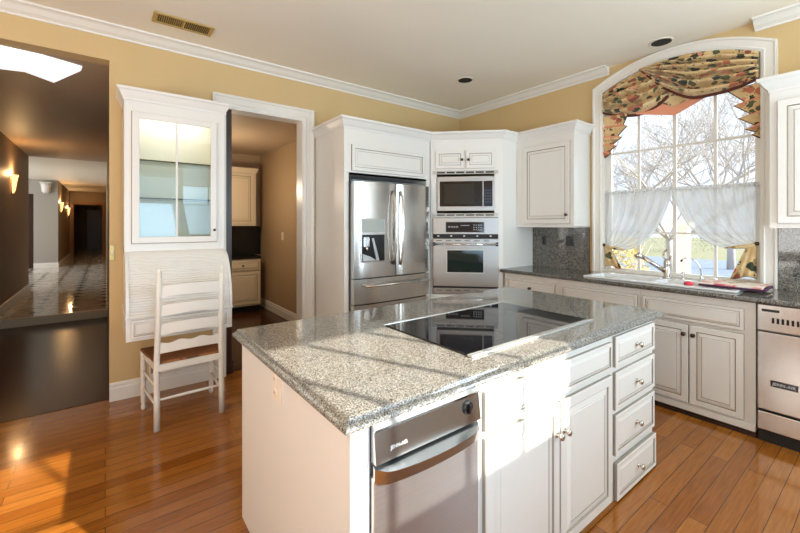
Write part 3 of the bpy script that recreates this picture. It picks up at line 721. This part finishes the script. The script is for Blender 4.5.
# ------------------------------------------------------------------ wall cabinets on the window wall
XU = 3.77
def carcass(name, p0, p1, parent, faceaxis, mats='white'): pass
t = thing('wall_cabinet', 'white single-door wall cabinet between the oven corner and the window', 'cabinet', (3.93, 2.38, 1.42))
b = MB(); b.box((XU, 2.045, 1.42), (XB-.002, 2.728, 2.44)); b.box((XU-.006, 2.045, 1.415), (XB-.002, 2.728, 1.425)); b.build('body', 'white', t)
MB().sweep([(XU, 2.728), (XU, 2.045), (XB-.002, 2.045)], CC, XY, -1).build('crown', 'white', t)
front(t, 'door', (XU, 2.63, 1.455), (0, -1, 0), (-1, 0, 0), .545, .845, knob_at=(.515, .09), kn='bronze')
t = thing('wall_cabinet', 'white wall cabinet at right edge of the photo, beside the arched window', 'cabinet', (3.93, .25, 1.42))
MB().box((XU, -.30, 1.42), (XB-.002, .598, 2.44)).build('body', 'white', t)
MB().sweep([(XB-.002, .598), (XU, .598), (XU, -.30)], CC, XY, -1).build('crown', 'white', t)
front(t, 'door', (XU, .555, 1.455), (0, -1, 0), (-1, 0, 0), .40, .86); front(t, 'door', (XU, .145, 1.455), (0, -1, 0), (-1, 0, 0), .40, .86)

# ------------------------------------------------------------------ base run on the window wall
XF = 3.51
def base(y1, y0, label, fronts):
    t = thing('base_cabinet', label, 'cabinet', (3.8, (y0+y1)/2, 0), 'base cabinets along the window wall')
    b = MB(); b.box((XF, y0, .045), (XF+.02, y1, .918)); b.box((XF+.02, y0, .045), (XB-.002, y0+.018, .916)); b.box((XF+.02, y1-.018, .045), (XB-.002, y1, .916)); b.box((XF+.02, y0, .06), (XB-.002, y1, .08)); b.build('body', 'white', t)
    b = MB(); b.box((XF-.012, y0, .04), (XF, y1, .085), .004); b.build('plinth', 'white', t); b = MB(); b.box((XF+.008, y0, 0), (XF+.02, y1, .045)); b.box((XF-.002, y0, 0), (XF+.008, y1, .016), .002); b.build('toe_moulding', 'darkwood', t)
    for nm, ya, yb, z0, z1, kn, k in fronts: front(t, nm, (XF, ya, z0), (0, -1, 0), (-1, 0, 0), ya-yb, z1-z0, .018, k, kn, kn='bronze')
    return t
base(2.70, 2.065, 'white base cabinet with one knobbed drawer, under the counter nearest the oven corner', [('drawer', 2.665, 2.095, .715, .865, (.30, .07), .45), ('door', 2.665, 2.095, .10, .685, (.52, .5), .9)])
base(2.063, 1.337, 'white base cabinet with plain false drawer, half hidden behind the island corner', [('drawer', 2.03, 1.355, .715, .865, None, .45), ('door', 2.03, 1.70, .10, .685, (.30, .5), .9), ('door', 1.69, 1.355, .10, .685, (.03, .5), .9)])
base(1.335, .625, 'white two-door sink base cabinet with antiqued panels, left of the dishwasher', [('drawer', 1.315, .685, .715, .865, None, .45), ('door', 1.315, 1.005, .10, .690, (.285, .52), .9), ('door', .995, .685, .10, .690, (.025, .52), .9)])
dwt = thing('dishwasher', 'stainless steel dishwasher at right edge, under the dark granite counter', 'dishwasher', (3.8, .31, 0))
MB().box((XF, .02, .10), (XB-.05, .612, .905)).build('body', 'grey', dwt)
b = MB(); b.box((XF-.035, .02, .745), (XF, .612, .915), .004); cp = b.build('control_panel', 'steel', dwt)
b = MB(); b.box((XF-.0365, .505, .872), (XF-.034, .590, .888)); b.build('vent_slot', 'blackmatt', cp)
for i in range(6): MB().box((XF-.040, 0.535-i*.023-.006, .800), (XF-.034, 0.535-i*.023+.006, .835), .002).build('button', 'black', cp)
b = MB(); b.box((XF-.035, .02, .222), (XF, .612, .735), .005); dd = b.build('door', 'steel', dwt)
b = MB(); b.box((XF-.038, .418, .385), (XF-.034, .548, .426), .001); pl = b.build('name_plate', 'black', dd)
lettering('JENN-AIR', dd, (XF-.0385, .483, .405), (0, -1, 0), (0, 0, 1), .026)
b = MB(); b.box((XF-.03, .02, .085), (XF, .612, .205), .004); b.build('lower_panel', 'steel', dwt)
b = MB(); b.box((XF-.005, .02, 0), (XF+.03, .612, .235)); b.build('toe_kick', 'blackmatt', dwt)
t = thing('base_cabinet', 'white base cabinet beyond the dishwasher at the frame edge', 'cabinet', (3.8, -.4, 0), 'base cabinets along the window wall')
MB().box((XF, -1.0, 0), (XB-.002, .015, .918)).build('body', 'white', t); front(t, 'door', (XF, -.02, .10), (0, -1, 0), (-1, 0, 0), .45, .78, .018)
# counter with a cut-out for the sink
SX0, SX1, SY0, SY1 = 3.575, 3.985, .74, 1.85
b = MB()
for (x0, y0), (x1, y1) in (((3.48, SY1-.02), (XB-.002, 2.728)), ((3.48, -1.0), (XB-.002, SY0+.02)), ((3.48, SY0+.02), (SX0+.02, SY1-.02)), ((SX1-.02, SY0+.02), (XB-.002, SY1-.02))): b.box((x0, y0, .918), (x1, y1, .955))
b.tube([(3.48, 2.728, .9365), (3.48, -1.0, .9365)], .0185, 10)
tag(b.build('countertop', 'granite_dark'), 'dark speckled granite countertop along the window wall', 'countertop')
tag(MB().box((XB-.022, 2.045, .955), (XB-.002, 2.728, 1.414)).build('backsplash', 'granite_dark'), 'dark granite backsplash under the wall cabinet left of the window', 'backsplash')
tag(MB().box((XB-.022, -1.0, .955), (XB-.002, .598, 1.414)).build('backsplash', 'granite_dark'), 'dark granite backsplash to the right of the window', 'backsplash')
for i, (y0, y1, lab) in enumerate(((2.545, 2.600, 'narrow dark outlet plate on the left granite backsplash, nearer the oven'), (2.215, 2.305, 'wider dark switch plate on the left granite backsplash, nearer the window'))):
    t = thing('outlet_plate', lab, 'outlet', (XB-.022, (y0+y1)/2, 1.20)); MB().box((XB-.028, y0, 1.205), (XB-.022, y1, 1.315), .002).build('plate', 'darkplate', t)
    for k in range(1 if i == 0 else 2):
        yc = (y0+y1)/2 if i == 0 else y0+.024+.042*k
        MB().box((XB-.031, yc-.014, 1.225), (XB-.027, yc+.014, 1.295), .001).build('insert', 'black', t)
# sink
t = thing('sink', 'white double-bowl drop-in sink set into the counter below the window', 'sink', (3.78, 1.3, .955))
b = MB()
for y0, y1, x0, x1 in ((SY0, SY0+.05, SX0, SX1), (SY1-.05, SY1, SX0, SX1), (SY0+.045, SY1-.045, SX0, SX0+.045), (SY0+.045, SY1-.045, SX1-.10, SX1), (1.27, 1.31, SX0+.04, SX1-.09)): b.box((x0, y0, .9555), (x1, y1, .972), .005)
b.build('rim', 'porcelain', t)
for y0, y1 in ((SY0+.05, 1.27), (1.31, SY1-.05)):
    b = MB(); x0, x1 = SX0+.045, SX1-.10; zb = .78; r = .03
    top = [b.v(p) for p in ((x0, y0, .962), (x1, y0, .962), (x1, y1, .962), (x0, y1, .962))]; bot = [b.v(p) for p in ((x0+r, y0+r, zb), (x1-r, y0+r, zb), (x1-r, y1-r, zb), (x0+r, y1-r, zb))]
    for i in range(4): b.face([top[i], top[(i+1) % 4], bot[(i+1) % 4], bot[i]])
    b.face(bot); b.build('bowl', 'porcelain', t)
# faucet
fx, fy, fz = 3.935, 1.285, .972
t = thing('faucet', 'brushed nickel pull-out faucet with slanted spout and loop handle', 'faucet', (fx, fy, fz))
MB().lathe([(.034, 0), (.034, .008), (.026, .015), (.026, .12), (.028, .13), (.024, .16), (.010, .17)], (fx, fy, fz), (0, 0, 1), 16).build('body', 'nickel', t)
MB().tube([(fx, fy+.01, fz+.06), (fx-.06, fy+.07, fz+.115), (fx-.13, fy+.145, fz+.185)], [.021, .019, .018], 12).build('spout', 'nickel', t)
MB().tube([(fx-.125, fy+.14, fz+.18), (fx-.155, fy+.172, fz+.20), (fx-.17, fy+.188, fz+.185)], [.020, .026, .022], 12).build('spray_head', 'nickel', t)
lp = [(fx, fy+.028*math.cos(a), fz+.205+.042*math.sin(a)) for a in [2*PI*i/20 for i in range(21)]]
MB().tube(lp, .008, 8).build('loop_handle', 'nickel', t)
t = thing('water_tap', 'slender curved chrome drinking-water tap right of the main faucet', 'tap', (3.95, 1.045, .972))
px, py = 3.95, 1.045
MB().lathe([(.016, 0), (.016, .006), (.009, .012), (.009, .04), (.006, .05)], (px, py, .972)).build('base', 'chrome', t)
MB().tube([(px, py, 1.01), (px-.004, py+.004, 1.09), (px-.02, py+.03, 1.14), (px-.04, py+.07, 1.165), (px-.055, py+.105, 1.16), (px-.06, py+.12, 1.14)], .0055, 8).build('spout', 'chrome', t)
MB().tube([(px-.058, py+.116, 1.146), (px-.062, py+.124, 1.13)], .008, 8).build('tip', 'black', t)
MB().tube([(px, py, 1.0), (px-.03, py-.02, 1.005)], .005, 6).build('lever', 'chrome', t)
t = thing('soap_dispenser', 'short chrome soap dispenser between faucet and water tap', 'soap dispenser', (3.945, 1.17, .972))
MB().lathe([(.017, 0), (.017, .006), (.011, .012), (.011, .03), (.006, .034), (.006, .05), (.013, .052), (.013, .062), (.003, .066)], (3.945, 1.17, .972)).build('body', 'chrome', t); MB().tube([(3.945, 1.17, 1.028), (3.905, 1.17, 1.024)], .005, 6).build('nozzle', 'chrome', t)
MB().lathe([(.02, 0), (.022, .01), (.022, .035), (.015, .04)], (3.95, .955, .972)).build('cap', 'porcelain', bpy.data.objects['sink'])
# folded towel / mat with plum border on the counter
t = thing('dish_towel', 'folded red and cream printed towel with plum border beside the sink', 'towel', (3.77, .80, .972))
b = MB()
for k in range(3): b.box((3.66+.004*k, .605+.006*k, .973+k*.009), (3.95-.004*k, 1.01-.01*k, .982+k*.009), .004)
b.build('cloth', 'towel', t)
MB().box((3.652, .60, .974), (3.668, .985, .990), .005).tube([(3.66, .61, .98), (3.75, .602, .995), (3.87, .605, .99)], .012, 8).build('border', 'plum', t)
b = MB(); tag(b.lathe([(.002, 0), (.030, .001), (.032, .018), (.026, .024), (.012, .030), (.003, .031)], (3.63, 1.04, .972)).build('dish_scrubber', mat('red_scrub', srgb(214, 70, 84), .8)), 'small red and white scrubber at the left end of the printed towel', 'scrubber')

# ------------------------------------------------------------------ curtains
XV = 4.075
def lerp_poly(pts, s):
    k = s*(len(pts)-1); i = min(int(k), len(pts)-2); f = k-i
    def cr(a, b, c, d): return .5*((2*b)+(-a+c)*f+(2*a-5*b+4*c-d)*f*f+(-a+3*b-3*c+d)*f**3)
    A, B, C_, E_ = pts[max(i-1, 0)], pts[i], pts[i+1], pts[min(i+2, len(pts)-1)]
    return tuple(cr(A[j], B[j], C_[j], E_[j]) for j in range(len(B)))
arcz = lambda y: spring+rise-Rr+math.sqrt(max(0, Rr*Rr-(y-cy)**2))-.008
v = thing('swag_valance', 'floral swag valance with brown trim filling the arch of the window', 'valance', (4.09, cy, 2.55))
def swag(ya, yb, bottom, xo, folds, ph):
    b = MB(); edge = []
    def fn(s, t_):
        y = ya+(yb-ya)*s; z = arcz(y); by, bz = lerp_poly(bottom, s)
        yy = y+(by-y)*t_; zz = z+(bz-z)*t_**.9
        en = math.sin(PI*min(1, max(0, s)))**.5
        fold = .048*math.sin(2*PI*folds*(t_**.8)+ph+1.2*math.sin(PI*s))*(.35+.65*en)*min(1, t_*6)
        return (xo-.055*en*math.sin(PI*min(1, t_*1.05))*.9-fold-.01*t_, yy, zz)
    b.grid(fn, 40, 60); o = b.build('swag', 'floral', v)
    pts = [fn(i/40, 1) for i in range(41)]
    MB().tube([(p[0]-.008, p[1], p[2]) for p in pts], .016, 6).build('trim_braid', 'fringe', o)
    sm = o.modifiers.new('cloth_thickness', 'SOLIDIFY'); sm.thickness = .003
    return o
swag(1.905, 1.36, [(1.905, 2.600), (1.80, 2.555), (1.69, 2.525), (1.56, 2.515), (1.43, 2.55), (1.33, 2.62)], XV+.015, 4.5, .5)
swag(1.56, .705, [(1.52, 2.90), (1.43, 2.79), (1.34, 2.69), (1.16, 2.565), (.99, 2.545), (.83, 2.555), (.705, 2.585)], XV-.025, 5.5, 0)
def jabot(pts, xo):
    b = MB(); o = None; n = len(pts)
    # zig-zag pleats: outer edge z positions step back and forth
    for (a, c_, d, e), m_ in pts:
        b.face([b.v((xo-.012 if m_ == 0 else xo, *p)) for p in (a, c_, d, e)], m_)
    return b
def cascade(yin, zig, xo, nm='jabot'):
    # pleated tail: inner straight edge yin, outer edge follows the zig-zag list of (y, z)
    b = MB(); rows = []
    for i, (y, z) in enumerate(zig):
        rows.append(([b.v((xo+.028*((i % 2)-.5)+.006*math.sin(3*j), yin+(y-yin)*j/4, (z if i else z+0)+.018*(1-j/4))) for j in range(5)]))
    for i in range(len(rows)-1):
        for j in range(4): b.face([rows[i][j], rows[i][j+1], rows[i+1][j+1], rows[i+1][j]], 0)
    o = b.build(nm, ['floral', 'coral'], v)
    for p_ in o.data.polygons: p_.material_index = 1 if (p_.index//4) % 2 else 0
    sm = o.modifiers.new('cloth_thickness', 'SOLIDIFY'); sm.thickness = .004; sm.offset = 0
    MB().tube([(xo+.028*((i % 2)-.5), y, z) for i, (y, z) in enumerate(zig)], .006, 6).build('trim_braid', 'fringe', o)
cascade(1.905, [(1.665, 2.535), (1.72, 2.44), (1.675, 2.415), (1.77, 2.34), (1.725, 2.315), (1.82, 2.26), (1.775, 2.235), (1.86, 2.19), (1.83, 2.165), (1.90, 2.135)], XV+.02)
cascade(.705, [(.90, 2.545), (.80, 2.44), (.86, 2.415), (.76, 2.33), (.83, 2.305), (.735, 2.235), (.79, 2.21), (.72, 2.175), (.75, 2.16), (.708, 2.13)], XV+.02)
b = MB(); b.extr([(XV+.028, y, z) for y, z in ((1.66, 2.60), (1.60, 2.515), (1.28, 2.435), (1.04, 2.545), (1.12, 2.62), (1.30, 2.68), (1.5, 2.64))], (.006, 0, 0)); b.build('lining', 'coral', v)
b = MB(); b.extr([(XV+.024, y, z) for y, z in ((1.44, 2.60), (1.29, 2.515), (1.13, 2.56), (1.30, 2.66))], (.003, 0, 0)); b.build('lining_flap', 'floral', v)

t = thing('curtain_rod', 'slim white rod across the window carrying the sheer curtains', 'curtain rod', (4.13, cy, 1.765))
MB().tube([(4.13, Y0+.002, 1.765), (4.13, Y1-.002, 1.765)], .008, 8).build('rod', 'rod', t)
for y in (Y0+.012, Y1-.012): MB().lathe([(.012, -.006), (.012, .006)], (4.13, y, 1.765), (0, 1, 0), 10).build('socket', 'rod', t)
def cafe(ya, yb, tie, label, ctrl):
    c_ = thing('cafe_curtain', label, 'curtain', (4.13, (ya+yb)/2, 1.2), 'sheer cafe curtains')
    sgn = 1 if ya > yb else -1
    def fn(s, t_):
        p0 = (ya+(yb-ya)*s, 1.757); p2 = (tie[0]-sgn*.035*s, tie[1]+.02-.04*s)
        p1 = (p0[0]+(p2[0]-p0[0])*(.12+.0*s)+ctrl[0]*s*sgn, 1.757+(p2[1]-1.757)*(.55+ctrl[1]*s))
        q = lambda i: (1-t_)**2*p0[i]+2*t_*(1-t_)*p1[i]+t_*t_*p2[i]
        x = 4.122+.014*math.sin(2*PI*7*s)*(1-.55*t_)+.006*math.sin(2*PI*17*s+2)*(1-t_)
        return (x, q(0), q(1))
    MB().grid(fn, 110, 26).build('panel', 'sheer', c_)
    def hd(s, t_): return (4.130+.013*math.sin(2*PI*19*s)*(1 if t_ < .5 else .6)-.004, ya+(yb-ya)*s, 1.748+.040*t_)
    MB().grid(hd, 160, 3).build('header', 'sheer', c_)
    # floral tie with a hanging tail
    tb = MB(); ty, tz = tie
    tb.tube([(4.10, ty+sgn*.012, tz+.02), (4.092, ty-sgn*.05, tz-.005), (4.095, ty-sgn*.12, tz-.012), (4.10, ty-sgn*.19, tz-.025)], [.012, .016, .013, .004], 8)
    T = tb.build('tieback', 'floral', c_)
    tail = MB()
    def tl(s, t_): 
        wd = .035+.07*t_; return (4.10+.012*math.sin(2*PI*2.5*s)*t_, ty+sgn*.01-sgn*wd*s*1.6, tz+.01-(tz-1.0)*t_+.015*math.sin(5*s)*t_)
    tail.grid(tl, 14, 10); q_ = tail.build('tail', 'floral', T); sm = q_.modifiers.new('cloth_thickness', 'SOLIDIFY'); sm.thickness = .004
    MB().lathe([(.006, 0), (.012, .006), (.016, .012), (.004, .018)], (4.10, ty+sgn*.012, tz+.02), (-1, 0, 0), 10).build('hook', 'bronze', T)
cafe(Y1-.004, 1.30, (1.885, 1.215), 'sheer white cafe curtain drawn to the left side of the window', (.10, .62))
cafe(Y0+.004, 1.32, (.735, 1.275), 'sheer white cafe curtain drawn to the right side of the window', (.10, .64))

# ------------------------------------------------------------------ island
IX0, IX1, IY0, IY1 = .54, 2.627, .936, 2.00
isl = thing('island_cabinet', 'white kitchen island base with antiqued doors and four drawers', 'kitchen island', (1.58, 1.47, 0))
b = MB()
b.box((IX0, IY0, 0), (IX0+.02, IY1, .88)); b.box((IX1-.02, IY0, 0), (IX1, IY1, .88)); b.box((IX0+.02, IY1-.02, 0), (IX1-.02, IY1, .88)); b.box((IX0+.02, IY0, 0), (.603, IY0+.02, .88))
b.box((1.050, IY0, 0), (IX1-.02, IY0+.02, .88)); b.box((1.05, IY0+.02, 0), (1.068, IY1-.02, .86)); b.box((IX0+.02, IY0+.02, .0), (IX1-.02, IY1-.02, .015))
b.build('body', 'white', isl)
front(isl, 'drawer', (1.088, IY0, .700), (1, 0, 0), (0, -1, 0), .984, .142, .018, k=.42, mats=('white', 'pale_glaze_and_edge_shade'))
front(isl, 'door', (1.088, IY0, .025), (1, 0, 0), (0, -1, 0), .487, .648, .018, k=1, knob_at=(.462, .515), mats=('white', 'pale_glaze_and_edge_shade'))
front(isl, 'door', (1.585, IY0, .025), (1, 0, 0), (0, -1, 0), .487, .648, .018, k=1, knob_at=(.025, .515), mats=('white', 'pale_glaze_and_edge_shade'))
for z0, z1, out in ((.702, .862, 0), (.478, .675, 0), (.240, .452, 0), (.012, .205, .008)):
    d = MB().panel((2.110, IY0-out, z0), (1, 0, 0), (0, -1, 0), .505, z1-z0, .018, .5)
    if out: d.box((2.125, IY0-out, z0+.015), (2.60, IY0, z1-.02))
    d = d.build('drawer', ['white', 'pale_glaze_and_edge_shade'], isl); knob(d, (2.362, IY0-.018-out, (z0+z1)/2), (0, -1, 0))
o = MB().box((IX0-.006, 1.455, .752), (IX0, 1.56, .872), .002).build('outlet', 'plate', isl)
for z in (.785, .838): MB().lathe([(.016, 0), (.016, .002), (.014, .003)], (IX0-.006, 1.515, z), (-1, 0, 0), 14).build('socket', 'plate', o)
b = MB()
for z in (.785, .838):
    for dy in (-.006, .006): b.box((IX0-.0096, 1.515+dy-.001, z-.004), (IX0-.0088, 1.515+dy+.001, z+.005))
b.build('slots', 'blackmatt', o)
# granite top, ogee edge
b = MB(); ex = [(.51, .908), (2.74, .908), (2.74, 2.075), (.51, 2.075)]
OG = [(0, .882), (0, .890), (-.004, .896), (.003, .900), (.003, .906)]
ring = lambda o_, z: [(x+(o_ if i in (0, 3) else -o_), y+(o_ if i in (0, 1) else -o_), z) for i, (x, y) in enumerate(ex)]
R_ = [(.02, .880), (.006, .880), (.001, .884), (0, .890), (.003, .897), (.010, .902), (.014, .904), (.017, .909), (.020, .915), (.026, .919), (.034, .920)]
rows = [[b.v(p) for p in ring(o_, z)] for o_, z in R_]
for A, B in zip(rows, rows[1:]):
    for j in range(4): b.face([A[j], A[(j+1) % 4], B[(j+1) % 4], B[j]])
b.face(rows[0][::-1]); b.face(rows[-1])
tag(b.build('island_countertop', 'granite'), 'speckled grey granite slab topping the kitchen island', 'countertop')
# cooktop
ck = thing('cooktop', 'black glass electric cooktop with pale metal side rails set in the island granite', 'cooktop', (1.64, 1.35, .92))
MB().box((1.155, 1.045, .9203), (2.115, 1.655, .9265), .002).build('glass', mat('cooktop_glass', (.006, .006, .008, 1), .03, spec=.8), ck)
for y0, y1 in ((1.040, 1.068), (1.640, 1.660)): MB().box((1.150, y0, .9203), (2.12, y1, .930), .002).build('side_rail', mat('pale_rail', srgb(214, 216, 214), .25, .6) if y0 < 1.1 else bpy.data.materials['pale_rail'], ck)
mr = mat('burner_print', srgb(70, 72, 76), .2)
for x, y, r in ((1.42, 1.22, .105), (1.42, 1.50, .08), (1.86, 1.22, .08), (1.86, 1.50, .115)):
    b = MB()
    for rr in (r, r*.62):
        vi = [b.v((x+(rr-.0018)*math.cos(2*PI*i/48), y+(rr-.0018)*math.sin(2*PI*i/48), .9268)) for i in range(48)]; vo = [b.v((x+rr*math.cos(2*PI*i/48), y+rr*math.sin(2*PI*i/48), .9268)) for i in range(48)]
        for i in range(48): b.face([vi[i], vi[(i+1) % 48], vo[(i+1) % 48], vo[i]])
    b.build('burner_ring', mr, ck)
# trash compactor in the island front
tc = thing('trash_compactor', 'grey stainless trash compactor built into the near end of the island', 'trash compactor', (.826, 1.2, 0))
MB().box((.608, IY0+.005, .015), (1.044, 1.50, .872)).build('body', 'grey', tc)
b = MB(); b.box((.606, IY0-.020, .03), (1.046, IY0+.004, .725), .005); dr_ = b.build('drawer', 'silver', tc)
b = MB(); b.extr([(.606, IY0+.004, .768), (.606, IY0-.030, .768), (.606, IY0-.020, .855), (.606, IY0-.028, .868), (.606, IY0-.020, .878), (.606, IY0+.004, .878)], (.44, 0, 0))
cp = b.build('control_panel', 'panelgrey', tc)
b = MB(); n = 16
pts = lambda off, z: [(.608+.436*i/n, IY0-.020-off*(math.sin(PI*i/n)**.35), z) for i in range(n+1)]
lo, hi = pts(.040, .712), pts(.055, .752)
A = [b.v(p) for p in lo]; B = [b.v(p) for p in hi]; C2 = [b.v((p[0], IY0-.012, .762)) for p in hi]; D2 = [b.v((p[0], IY0-.012, .706)) for p in lo]
for i in range(n):
    for Q, S in ((A, B), (B, C2), (C2, D2), (D2, A)): b.face([Q[i], Q[i+1], S[i+1], S[i]])
b.face([A[0], B[0], C2[0], D2[0]]); b.face([A[-1], B[-1], C2[-1], D2[-1]])
b.build('handle', 'panelgrey', tc, 40)
MB().lathe([(.024, 0), (.024, .004), (.020, .006)], (.985, IY0-.0235, .822), (0, -1, -.11), 20).box((.981, IY0-.038, .806), (.989, IY0-.025, .838), .001).build('dial', 'black', cp)
lettering('JENN-AIR', cp, (.690, IY0-.0270, .800), (1, 0, 0), (0, .11, 1), .015)

# ------------------------------------------------------------------ ceiling fittings
for x, y, lab in ((3.18, 2.98, 'unlit black recessed ceiling light near the corner above the oven'), (3.885, 1.314, 'unlit black recessed ceiling light close to the arched window')):
    t = thing('recessed_light', lab, 'ceiling light', (x, y, ZC-.006), 'recessed ceiling lights')
    MB().lathe([(.092, .006), (.092, .002), (.086, 0), (.078, 0), (.076, .004)], (x, y, ZC-.006), (0, 0, 1), 32).build('trim_ring', 'ceiling', t)
    MB().lathe([(.076, 0), (.070, .003), (.05, .0045)], (x, y, ZC-.0065), (0, 0, 1), 32).build('baffle', 'blackmatt', t)
t = thing('ceiling_vent', 'brass ceiling register above the hutch', 'vent', (.50, 3.52, ZC-.01))
b = MB()
for x0, x1, y0, y1 in ((.29, .71, 3.42, 3.445), (.29, .71, 3.575, 3.60), (.29, .318, 3.44, 3.58), (.682, .71, 3.44, 3.58), (.492, .508, 3.44, 3.58)): b.box((x0, y0, ZC-.010), (x1, y1, ZC), .002)
b.build('frame', 'brass', t)
MB().box((.31, 3.44, ZC-.003), (.69, 3.58, ZC-.001)).build('duct', 'blackmatt', t)
for i in range(26):
    x = .322+i*.0138
    if abs(x-.5) < .012: continue
    tilt = .006 if x > .5 else -.004
    MB().extr([(x, 3.445, ZC-.009), (x+.003, 3.445, ZC-.009), (x+.003+tilt, 3.445, ZC-.003), (x+tilt, 3.445, ZC-.003)], (0, .13, 0)).build('louvre', 'brass', t)

# ------------------------------------------------------------------ outside the window
struct(MB().box((4.6, -12, -.5), (60, 45, -.35)).build('floor_garden', 'lawn'))
struct(MB().box((13, -12, -.35), (24, 45, -.33)).build('floor_street', 'road'))
def tree(x, y, hgt, spread, seed, label, depth=6, r0=.13, trunk=.26):
    rnd = random.Random(seed); t = thing('bare_tree', label, 'tree', (x, y, -.35), 'bare winter trees outside'); tr, br = MB(), MB()
    tr.tube([(x, y, -.35), (x+.03, y, -.35+hgt*trunk*.5), (x, y+.04, -.35+hgt*trunk)], [r0*1.2, r0, r0*.85], 8)
    def grow(p, d, ln, r, k):
        if k == 0: return
        q = p; pts = [p]; dd = d.copy()
        for _ in range(3):
            dd = (dd+Vector((rnd.uniform(-.22, .22), rnd.uniform(-.22, .22), rnd.uniform(-.10, .20)))).normalized(); q = q+dd*ln/3; pts.append(q)
        br.tube(pts, [r, r*.85, r*.72, r*.6], 5 if r > .02 else 3, caps=False)
        for _ in range(rnd.choice((3, 3, 4)) if k > 1 else 0):
            a = pts[rnd.choice((1, 2, 3, 3))]; ax = Vector((rnd.uniform(-1, 1), rnd.uniform(-1, 1), rnd.uniform(-.35, .75)))
            grow(a, (dd*.75+ax*spread).normalized(), ln*rnd.uniform(.62, .82), r*.64, k-1)
    top = Vector((x, y+.04, -.35+hgt*trunk))
    for i in range(6):
        a = 2*PI*i/6+rnd.uniform(-.4, .4); grow(top, Vector((math.cos(a)*.8, math.sin(a)*.8, rnd.uniform(.35, 1.1))).normalized(), hgt*.27, r0*.5, depth)
    tr.build('trunk', 'bark', t); br.build('branches', 'bark', t)
tree(10.2, 3.25, 5.6, .85, 3, 'bare winter tree nearest the window, branches filling the middle panes', 6, .075)
tree(19, 11.5, 8.5, .8, 5, 'bare winter tree farther back, left of the nearest tree', 5, .12)
tree(19.5, 4.2, 9.0, .85, 11, 'bare winter tree behind the right-hand panes', 5, .12)
def shrub(x, y, r, hh, m, n, seed, nm, label):
    rnd = random.Random(seed); t = thing(nm, label, 'shrub', (x, y, -.35)); b = MB(); s = MB()
    for i in range(14):
        a = rnd.uniform(0, 2*PI); s.tube([(x, y, -.35), (x+.5*r*math.cos(a), y+.5*r*math.sin(a), -.35+hh*.5), (x+.9*r*math.cos(a), y+.9*r*math.sin(a), -.35+hh*rnd.uniform(.7, 1))], [.014, .009, .004], 4)
    for i in range(n):
        a, e, q = rnd.uniform(0, 2*PI), rnd.uniform(.05, 1), rnd.uniform(.5, 1)**.5
        c_ = Vector((x+r*q*math.cos(a)*math.sqrt(1-(e*.8)**2), y+r*q*math.sin(a)*math.sqrt(1-(e*.8)**2), -.35+hh*e))
        u = Vector((rnd.uniform(-1, 1), rnd.uniform(-1, 1), rnd.uniform(-1, 1))).normalized(); w = u.orthogonal().normalized(); k = rnd.uniform(.025, .045)
        b.face([b.v(c_-u*k), b.v(c_+w*k*.5), b.v(c_+u*k), b.v(c_-w*k*.5)])
    b.build('foliage', m, t); s.build('stems', 'bark', t)
shrub(7.4, 3.35, .75, 1.55, 'yellowleaf', 2600, 2, 'yellow_shrub', 'pale yellow shrub outside, low at the left of the window')
shrub(29.0, 9.5, 2.6, 2.2, 'evergreen', 2200, 4, 'evergreen_shrub', 'grey-green shrub across the street, seen between the curtains')
t = thing('porch_post', 'white porch post outside the window, between the two curtains', 'post', (5.6, 1.67, -.35))
MB().box((5.53, 1.60, -.35), (5.67, 1.74, 1.45), .008).build('shaft', 'trim', t); MB().box((5.50, 1.57, -.35), (5.70, 1.77, -.2), .008).build('base', 'trim', t); MB().box((5.50, 1.57, 1.40), (5.70, 1.77, 1.48), .008).build('cap', 'trim', t)
